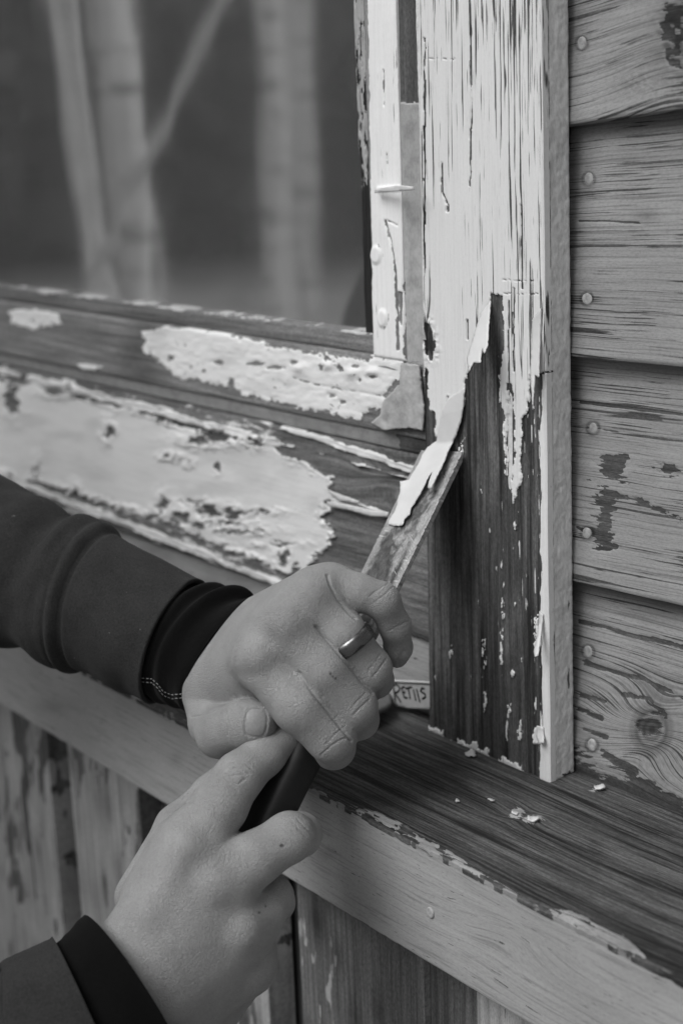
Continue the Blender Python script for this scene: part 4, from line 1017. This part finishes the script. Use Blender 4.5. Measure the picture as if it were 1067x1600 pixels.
def fL(S_, T_):
    k = .0022 * np.exp(-((S_ - 3.0) / .22) ** 2) - .0022 * np.exp(-((S_ - 2.62) / .07) ** 2) - .0006 * np.exp(-((S_ - 3.3) / .06) ** 2)
    k = k + .0002 * np.sin(T_ * 150) * np.exp(-((S_ - 2.95) / .2) ** 2)
    w_ = S_ * 1.1 + .9 * np.sin(T_ + .5)
    k = k + .0042 * (fbm(w_ * 1.1, np.cos(T_) * 1.4 + 3, 301) + .25 * np.sin(w_ * 3.2)) * sstep(2.9, 4.2, S_) 
    k = k + .0022 * fbm(S_ * .8, np.sin(T_) * 1.2 + np.cos(T_), 303) - .0022 * np.exp(-((S_ - .75) / .4) ** 2) * np.exp(-((T_ - 3.6) / .5) ** 2)
    return k + .0006 * np.exp(-(S_ / .15) ** 2)
xl = [(V3((-.80, -.215, 1.128)), V3((.0, .01, .064))), (V3((-.865, -.24, 1.13)), V3((-.03, .01, .07))), (V3((-.94, -.28, 1.18)), V3((-.055, .0, .045))), (V3((-.97, -.35, 1.27)), V3((-.07, 0, .01))), (V3((-1.0, -.40, 1.36)), V3((-.075, 0, -.01)))]
jl = sleeve('jacket_sleeve', [((312, 907), (236, 1097), .768), ((255, 877), (195, 1084), .775), ((197, 848), (150, 1055), .783), ((163, 824), (110, 1047), .789), ((132, 806), (86, 1043), .793), ((108, 810), (50, 1021), .797), ((70, 776), (5, 1008), .803), ((22, 756), (-60, 1000), .811), ((-40, 716), (-120, 975), .820)], M['jacket'], person, .86, 10, 160, fL, xl)
def fK(S_, T_):
    k = .0029 * np.sin(S_ * 4.2 + .8 * np.sin(T_ * 1.0 + .6)) * (.6 + .4 * np.cos(T_ - .8)) + .0014 * fbm(S_ * 1.6, np.cos(T_) * 1.5 + 2, 311)
    return k * sstep(-.1, .8, S_)
kl = sleeve('knit_cuff', [((417, 934), (296, 1112), .758), ((392, 934), (288, 1108), .760), ((372, 921), (272, 1103), .764), ((345, 918), (258, 1100), .768), ((318, 912), (243, 1094), .772), ((280, 900), (215, 1085), .779)], M['knit'], person, .92, 10, 140, fK, rim=.0015)
def fR(S_, T_):
    return .0025 * fbm(S_ * 1.0, np.cos(T_) * 1.5 + 4, 321) + .003 * fbm(S_ * .7 + np.sin(T_), np.cos(T_) + 4, 322) * sstep(.5, 2, S_) + .0006 * np.exp(-(S_ / .12) ** 2)
xr = [(V3((-.66, -.36, .93)), V3((-.012, .02, .062))), (V3((-.75, -.43, .93)), V3((-.04, .02, .065))), (V3((-.86, -.50, 1.0)), V3((-.065, .0, .045))), (V3((-.96, -.64, 1.15)), V3((-.072, 0, .02))), (V3((-1.02, -.71, 1.34)), V3((-.078, 0, .0)))]
jr = sleeve('jacket_sleeve', [((84, 1466), (196, 1716), .647), ((48, 1480), (130, 1745), .643), ((8, 1498), (60, 1775), .642), ((-50, 1518), (-20, 1800), .644)], M['jacket'], person, .9, 10, 140, fR, xr)
kr = sleeve('knit_cuff', [((134, 1429), (292, 1690), .6535), ((118, 1445), (262, 1690), .651), ((101, 1463), (225, 1696), .649), ((84, 1477), (186, 1704), .6475), ((50, 1494), (140, 1722), .644)], M['knit'], person, .86, 8, 120, lambda S_, T_: .0009 * fbm(S_ * 1.5, np.cos(T_) * 2, 331), rim=.0015)
from mathutils.bvhtree import BVHTree
def drape(o, pts, name, mat, w_, dash=None, lift=.0003, parent=None):
    """small raised strokes laid on a surface along a path of sight lines"""
    off = wloc(o); me0 = o.data
    bv = BVHTree.FromPolygons([v.co + off for v in me0.vertices], [tuple(p.vertices) for p in me0.polygons])
    bm = bmesh.new(); segs = []
    L = 0; fine = []
    for (x0, y0), (x1, y1) in zip(pts[:-1], pts[1:]):
        m_ = max(1, int(math.hypot(x1 - x0, y1 - y0) / 1.2))
        for q in range(m_): fine.append((x0 + (x1 - x0) * q / m_, y0 + (y1 - y0) * q / m_))
    fine.append(pts[-1]); P = []
    for x, y in fine:
        h = bv.ray_cast(V3(CP), V3(ray(x, y)).normalized()); P.append((h[0] + h[1] * lift * (1 if h[1].dot(V3(CP) - h[0]) > 0 else -1), h[1]) if h[0] else None)
    prev = None
    for i, q in enumerate(P):
        if q is None or (dash and (i % dash) >= dash * .62): prev = None; continue
        nx_ = P[min(i + 1, len(P) - 1)] or q; pv = P[max(0, i - 1)] or q
        t = (nx_[0] - pv[0]); 
        if t.length < 1e-9: continue
        sd = t.normalized().cross(q[1]).normalized() * w_; nn = q[1] * (1 if q[1].dot(V3(CP) - q[0]) > 0 else -1)
        cur = [bm.verts.new(q[0] + sd), bm.verts.new(q[0] + nn * w_ * .6), bm.verts.new(q[0] - sd)]
        if prev:
            for a_ in (0, 1): bm.faces.new([prev[a_], prev[a_ + 1], cur[a_ + 1], cur[a_]])
        prev = cur
    bmesh.ops.recalc_face_normals(bm, faces=bm.faces)
    me = D.meshes.new(name); bm.to_mesh(me); bm.free(); return link(name, me, mat, parent or o)
g = G('thread'); M['thread'] = g.done(.35, .8)
for dy in (0, 6):
    drape(kl, [(223, 1059 + dy), (238, 1060 + dy), (247, 1068 + dy), (256, 1080 + dy), (270, 1085 + dy), (290, 1083 + dy)], 'stitching', M['thread'], .00025, 5, .0004)
# ring
g = G('ring_metal'); o_ = g.objvec(); n_ = g.noise(o_, (600, 600, 600), 4, .6)
M['ring'] = g.done(.17, g.mr(n_, .3, .7, .2, .4), g.bump(n_, .00008), Metallic=1.)
rc = V3(at(547, 1004, d=.6905)); ra = (V3(at(578, 1045, d=.696)) - V3(at(490, 928, d=.691))).normalized()
ru = ra.cross(V3(VIEW)).normalized(); rw = ra.cross(ru).normalized()
prof = [(-.0034, -.0004), (-.0032, .0006), (-.0016, .0011), (.0016, .0011), (.0032, .0006), (.0034, -.0004), (.0, -.0008)]
bm = bmesh.new(); NR = 72; rr0 = .0109; grid = []
for i in range(NR):
    t = i * math.tau / NR; o = ru * math.cos(t) + rw * math.sin(t)
    grid.append([bm.verts.new(rc + ra * a_ + o * (rr0 + h)) for a_, h in prof])
for i in range(NR):
    for j in range(len(prof)): bm.faces.new([grid[i][j], grid[(i + 1) % NR][j], grid[(i + 1) % NR][(j + 1) % len(prof)], grid[i][(j + 1) % len(prof)]])
bmesh.ops.recalc_face_normals(bm, faces=bm.faces)
me = D.meshes.new('ring'); bm.to_mesh(me); bm.free(); link('ring', me, M['ring'], person)

# ---- lettered strip behind the hand, flakes on the sill
strip = empty('lettered_strip', at(640, 1106, Y=-.004))
tag(strip, 'small pale curved strip hand-lettered RETIIS propped behind the casing foot', 'strip')
def sfn(x, y):
    return at(x, y, Y=.0066 - .0000004 * (x - 640) ** 2 + .00001 * (1106 - y)), (0, -1, 0)
M['strip'] = plain('pale_strip', .46, .6, .08, 200, .0001)
so_ = sheet('strip', [(575, 1060), (600, 1062), (640, 1064), (684, 1066), (684, 1109), (655, 1107), (638, 1106), (622, 1103), (604, 1092), (585, 1078)], sfn, .0012, M['strip'], strip, 4, 0, 1)
M['lip'] = plain('strip_lip', .62, .6, .05, 200, .0001)
sheet('rim', [(575, 1058), (640, 1062), (684, 1064), (684, 1067), (640, 1065.5), (575, 1061)], lambda x, y: (sfn(x, y)[0] + np.array([0, -.0012, 0]), (0, -1, 0)), .001, M['lip'], strip, 4, 0, 1)
g = G('ink'); M['ink'] = g.done(.02, .8)
LET = [[(614, 1070), (618, 1094)], [(612, 1071), (620, 1069), (625, 1075), (623, 1080), (617, 1083), (622, 1090), (627, 1098)], [(633, 1073), (628, 1074), (630, 1084), (632, 1090), (637, 1090)], [(629, 1082), (634, 1081)], [(634, 1076), (644, 1073)], [(638, 1075), (641, 1092)], [(646, 1077), (650, 1095)], [(651, 1076), (656, 1097)], [(664, 1076), (659, 1075), (657, 1080), (664, 1084), (665, 1089), (660, 1092)]]
for q in LET: drape(so_, q, 'lettering', M['ink'], .00062, None, .0002, strip)
M['knotwood'] = plain('sawn_wood_disc', .17, .8, .3, 90, .0008)
def discfn(x, y):
    P = at(x, y, Z=Z0 + .004); P[2] += .004 * max(0, 1 - ((x - 590) / 34) ** 2); return P, (0, 0, 1)
k_ = sheet('wood_chip', [(560, 1092), (588, 1088), (602, 1092), (612, 1103), (610, 1113), (602, 1122), (585, 1130), (560, 1132)], discfn, .003, M['knotwood'], None, 4, .4, 3)
tag(k_, 'rounded brown wood chip lying on the sill behind the fingers', 'wood chip')
def flake(px_, py_, sx, sy, seed, label, big=False):
    rnd = random.Random(seed); n = 13; pl = []
    for i in range(n):
        t = i * math.tau / n; q = rnd.uniform(.6, 1.15); pl.append((px_ + sx * q * math.cos(t), py_ + sy * q * math.sin(t)))
    def ff(x, y):
        P = at(x, y, Z=Z0 + .0008); P[2] += .0004 * (1 + math.sin((x - px_) * .35 + seed)) * min(1, sx / 6); return P, (0, 0, 1)
    o = sheet('paint_flake', pl, ff, .0007, M['flake'], None, 1.4 if sx < 8 else 2, .25, seed)
    tag(o, label, 'paint flake', 'paint flakes fallen on the sill')
flake(735, 1179, 9, 6, 1, 'crumpled white paint flake leaning on the foot of the casing')
flake(714, 1253, 3.4, 2.4, 2, 'tiny white paint flake alone on the dark sill, nearest the knot scar on its left')
flake(767, 1252, 6, 1.3, 3, 'thin sliver of paint lying on the sill between the tiny flake and the knot scar')
flake(805, 1272, 6, 3.2, 4, 'small paint flake at the upper left of the knot scar in the sill')
flake(832, 1281, 10, 4, 5, 'broad pale paint flake at the right end of the knot scar in the sill')
flake(936, 1232, 9, 4.0, 6, 'pale paint flake where the clapboards meet the sill right of the casing')

# ------------------------------------------------------------------ rest of the person, out of the picture to the left
FB = Field((-1.26, -.74, .02), (-.80, -.12, 1.80), .008)
def wc(a_, b_, ra, rb, fl=None): return FB.cap(a_, b_, ra, rb, fl)
hd_ = wc((-.985, -.42, 1.61), (-1.0, -.42, 1.68), .078, .098)
for a_, b_, r0, r1, k in (((-.955, -.42, 1.56), (-.97, -.42, 1.60), .045, .06, .03), ((-1.03, -.42, 1.42), (-.995, -.42, 1.58), .062, .056, .02),
        ((-.905, -.42, 1.615), (-.89, -.42, 1.60), .010, .014, .012), ((-.98, -.335, 1.62), (-.985, -.33, 1.65), .012, .016, .006), ((-.98, -.505, 1.62), (-.985, -.51, 1.65), .012, .016, .006),
        ((-.912, -.42, 1.565), (-.905, -.42, 1.56), .018, .018, .012)):
    hd_ = smin(hd_, wc(a_, b_, r0, r1), k)
for y_ in (-.385, -.455): hd_ = smax(hd_, -FB.cap((-.895, y_, 1.632), (-.895, y_, 1.634), .014, .014), .01); hd_ = smin(hd_, FB.cap((-.913, y_, 1.632), (-.913, y_, 1.633), .011, .011), .002)
tor = wc((-1.05, -.42, .98), (-1.04, -.42, 1.28), .125, .135, ((1, 0, 0), 1.25)); tor = smin(tor, wc((-1.03, -.28, 1.36), (-1.03, -.56, 1.36), .062, .062), .06)
bd = smin(hd_, tor, .03)
for y_ in (-.33, -.51): bd = smin(bd, wc((-1.05, y_, .95), (-1.06, y_, .50), .088, .062), .03); bd = smin(bd, wc((-1.06, y_, .50), (-1.09, y_, .12), .060, .042), .02)
Vb, Qb = surface_nets(FB, bd); Vb = relax(Vb, Qb, 2) + np.array([-.02, -.13, 0])
me2 = body.data; body.data = mesh_np('body', np.concatenate([VH, Vb]), np.concatenate([QH, Qb + len(VH)]))
body.data.transform(Matrix.Translation(-Vector(wloc(person)))); body.data.materials.append(M['skin']); D.meshes.remove(me2)
body.data.polygons.foreach_set('use_smooth', [True] * len(body.data.polygons))
setattr_f(body.data, 'nail', np.concatenate([NL, np.zeros(len(Vb))])); setattr_f(body.data, 'speck', np.concatenate([SP, np.zeros(len(Vb))]))
def shell(name, v, mat):
    Vj, Qj = surface_nets(FB, v); Vj = relax(Vj, Qj, 2) + np.array([-.02, -.13, 0]); link(name, mesh_np(name, Vj, Qj), mat, person)
jk = smin(tor - .014, wc((-1.03, -.42, 1.40), (-1.015, -.42, 1.455), .088, .078), .02)
for sgn in (-.30, -.54): jk = smin(jk, wc((-1.0, sgn, 1.36), (-.965, sgn + (.03 if sgn > -.4 else -.03), 1.24), .078, .068), .03)
shell('jacket', smax(jk, (FB.Z - 1.475) + 0 * FB.X, .004), M['jacket'])
M['denim'] = cloth('dark_trousers', .05, 0)
tr_ = None
for y_ in (-.33, -.51):
    for q in (wc((-1.05, y_, .95), (-1.06, y_, .50), .104, .080), wc((-1.06, y_, .50), (-1.09, y_, .10), .078, .066)): tr_ = q if tr_ is None else smin(tr_, q, .03)
shell('trousers', smax(tr_, .08 - FB.Z + 0 * FB.X, .004), M['denim'])
sh_ = None
for y_ in (-.33, -.51): q = wc((-1.11, y_, .05), (-.93, y_, .045), .050, .042, ((0, 0, 1), 1.1)); sh_ = q if sh_ is None else np.minimum(sh_, q)
shell('shoes', sh_, M['knit'])
hr = smax(smin(hd_ - .010, wc((-1.04, -.42, 1.66), (-1.02, -.42, 1.70), .085, .09), .02), (FB.X + .94) + .45 * (1.66 - FB.Z), .01); hr = smax(hr, 1.585 - FB.Z - .6 * (-1.0 - FB.X), .01)
g = G('hair'); M['hair'] = g.done(.03, .7); shell('hair', hr, M['hair'])

# ------------------------------------------------------------------ the garden that the window mirrors
M['ground'] = plain('pale_garden_ground', .22, .95, .35, 1.2, .02)
bm = bmesh.new(); bmesh.ops.create_grid(bm, x_segments=60, y_segments=60, size=150)
for v in bm.verts: v.co.z = -.01
me = D.meshes.new('ground'); bm.to_mesh(me); bm.free(); gr = link('ground', me, M['ground']); tag(gr, 'pale garden ground around the house', 'ground', kind='structure')
def mirror(px_, py_, dist):
    """where a sight line goes after the glass turns it back, dist metres from the lens"""
    r_ = ray(px_, py_); r_ = r_ / np.linalg.norm(r_); t = (GY - CP[1]) / r_[1]; P = CP + r_ * t
    r2 = r_ * np.array([1, -1, 1]); return P + r2 * (dist - t)
g = G('birch_bark'); o_ = g.objvec(); n1 = g.noise(o_, (6, 6, 22), 4, .6); n2 = g.noise(o_, (2, 2, 2), 3, .5)
M['birch'] = g.done(g.grey(g.mr(n1, .56, .64), g.mr(n2, .3, .7, .75, .9), .2), .8, g.bump(n1, .01))
M['wood'] = plain('pale_pole_wood', .85, .8, .15, 8, .002)
M['needle'] = plain('dark_forest', .17, .9, .95, .35, .01)
M['leaf'] = plain('dark_leaves', .12, .8, .4, 3, .01)
def trunk(name, p0, p1, r0, r1, mat, parent=None, nz=24, wob=.03, seed=0):
    p0, p1 = V3(p0), V3(p1); rnd = random.Random(seed); C = []; ph = rnd.uniform(0, 6)
    for i in range(nz + 1):
        f_ = i / nz; c_ = p0.lerp(p1, f_) + Vector((math.sin(f_ * 7 + ph), math.cos(f_ * 5 + ph), 0)) * wob * min(1, f_ * 3); r_ = r0 + (r1 - r0) * f_
        C.append((c_, Vector((r_, 0, 0)), Vector((0, r_, 0))))
    return tube(name, C, None, mat, parent, 14)
def birch(px_, py_, top, dist, r_, label, seed):
    A_ = mirror(px_, py_, dist); B_ = mirror(top[0], top[1], dist); dr = (B_ - A_) / (B_[2] - A_[2])
    base = A_ - dr * A_[2]; tip = A_ + dr * (8.5 - A_[2])
    t = empty('birch_tree', base); tag(t, label, 'tree', 'birches in the garden mirrored by the glass')
    trunk('trunk', base, tip, r_ * 1.15, r_ * .35, M['birch'], t, 30, .04, seed)
    rnd = random.Random(seed); bm = bmesh.new()
    for q in range(9):
        z_ = 3.6 + q * .5; c0 = V3(base + dr * z_); a_ = rnd.uniform(0, 6.28); d_ = Vector((math.cos(a_), math.sin(a_), .8)) * rnd.uniform(.8, 1.5); s0 = Vector((-.02, .02, 0)); w2 = d_.normalized().cross(Vector((0, 0, 1))).normalized() * .02
        bm.faces.new([bm.verts.new(c0 - w2), bm.verts.new(c0 + w2), bm.verts.new(c0 + d_)]); u2 = Vector((0, 0, .02)); bm.faces.new([bm.verts.new(c0 - u2), bm.verts.new(c0 + u2), bm.verts.new(c0 + d_)])
        for _ in range(160):
            c_ = c0 + d_ * rnd.uniform(.3, 1.1) + Vector((rnd.gauss(0, .25), rnd.gauss(0, .25), rnd.gauss(-.1, .25))); s_ = .05
            bm.faces.new([bm.verts.new(c_ + Vector((rnd.uniform(-s_, s_), rnd.uniform(-s_, s_), rnd.uniform(-s_, s_)))) for _ in range(3)])
    me = D.meshes.new('crown'); bm.to_mesh(me); bm.free(); link('crown', me, M['leaf'], t, smooth=False)
birch(425, 300, (412, 0), 7.2, .066, 'thick pale birch mirrored beside the stile of the window', 1)
birch(472, 330, (458, 0), 9.5, .075, 'slimmer birch mirrored just right of the thickest one', 2)
birch(205, 380, (165, 0), 6.4, .085, 'leaning birch mirrored behind the slanting pole', 3)
def pole(a_, b_, dist, r_, label):
    A_ = mirror(*a_, dist); B_ = mirror(*b_, dist); dr = (B_ - A_) / (B_[2] - A_[2]); base = A_ - dr * A_[2]; tip = A_ + dr * (3.4 - A_[2])
    o = trunk('wooden_pole', base, tip, r_, r_ * .9, M['wood'], None, 10, .0, 4); tag(o, label, 'pole', 'bare poles in the garden mirrored by the glass')
pole((118, 300), (76, 0), 3.6, .015, 'straight pale pole, leftmost of the two mirrored upright in the window')
pole((142, 300), (104, 0), 3.7, .017, 'straight pale pole just right of its twin in the window reflection')
pole((198, 320), (345, 0), 3.2, .014, 'pale pole slanting across the window reflection')
rnd = random.Random(8); bm = bmesh.new()
for _ in range(26000):
    th_ = math.radians(rnd.uniform(150, 275)); rr_ = rnd.uniform(16, 22)
    c_ = Vector((rr_ * math.cos(th_), rr_ * math.sin(th_), abs(rnd.gauss(0, 4.0)) * (1 + .3 * math.sin(th_ * 9)))); s_ = .55
    bm.faces.new([bm.verts.new(c_ + Vector((rnd.uniform(-s_, s_), rnd.uniform(-s_, s_), rnd.uniform(-s_, s_)))) for _ in range(3)])
me = D.meshes.new('forest'); bm.to_mesh(me); bm.free(); o = link('forest', me, M['needle'], None, smooth=False); tag(o, 'dark forest edge beyond the garden', 'forest', kind='stuff')
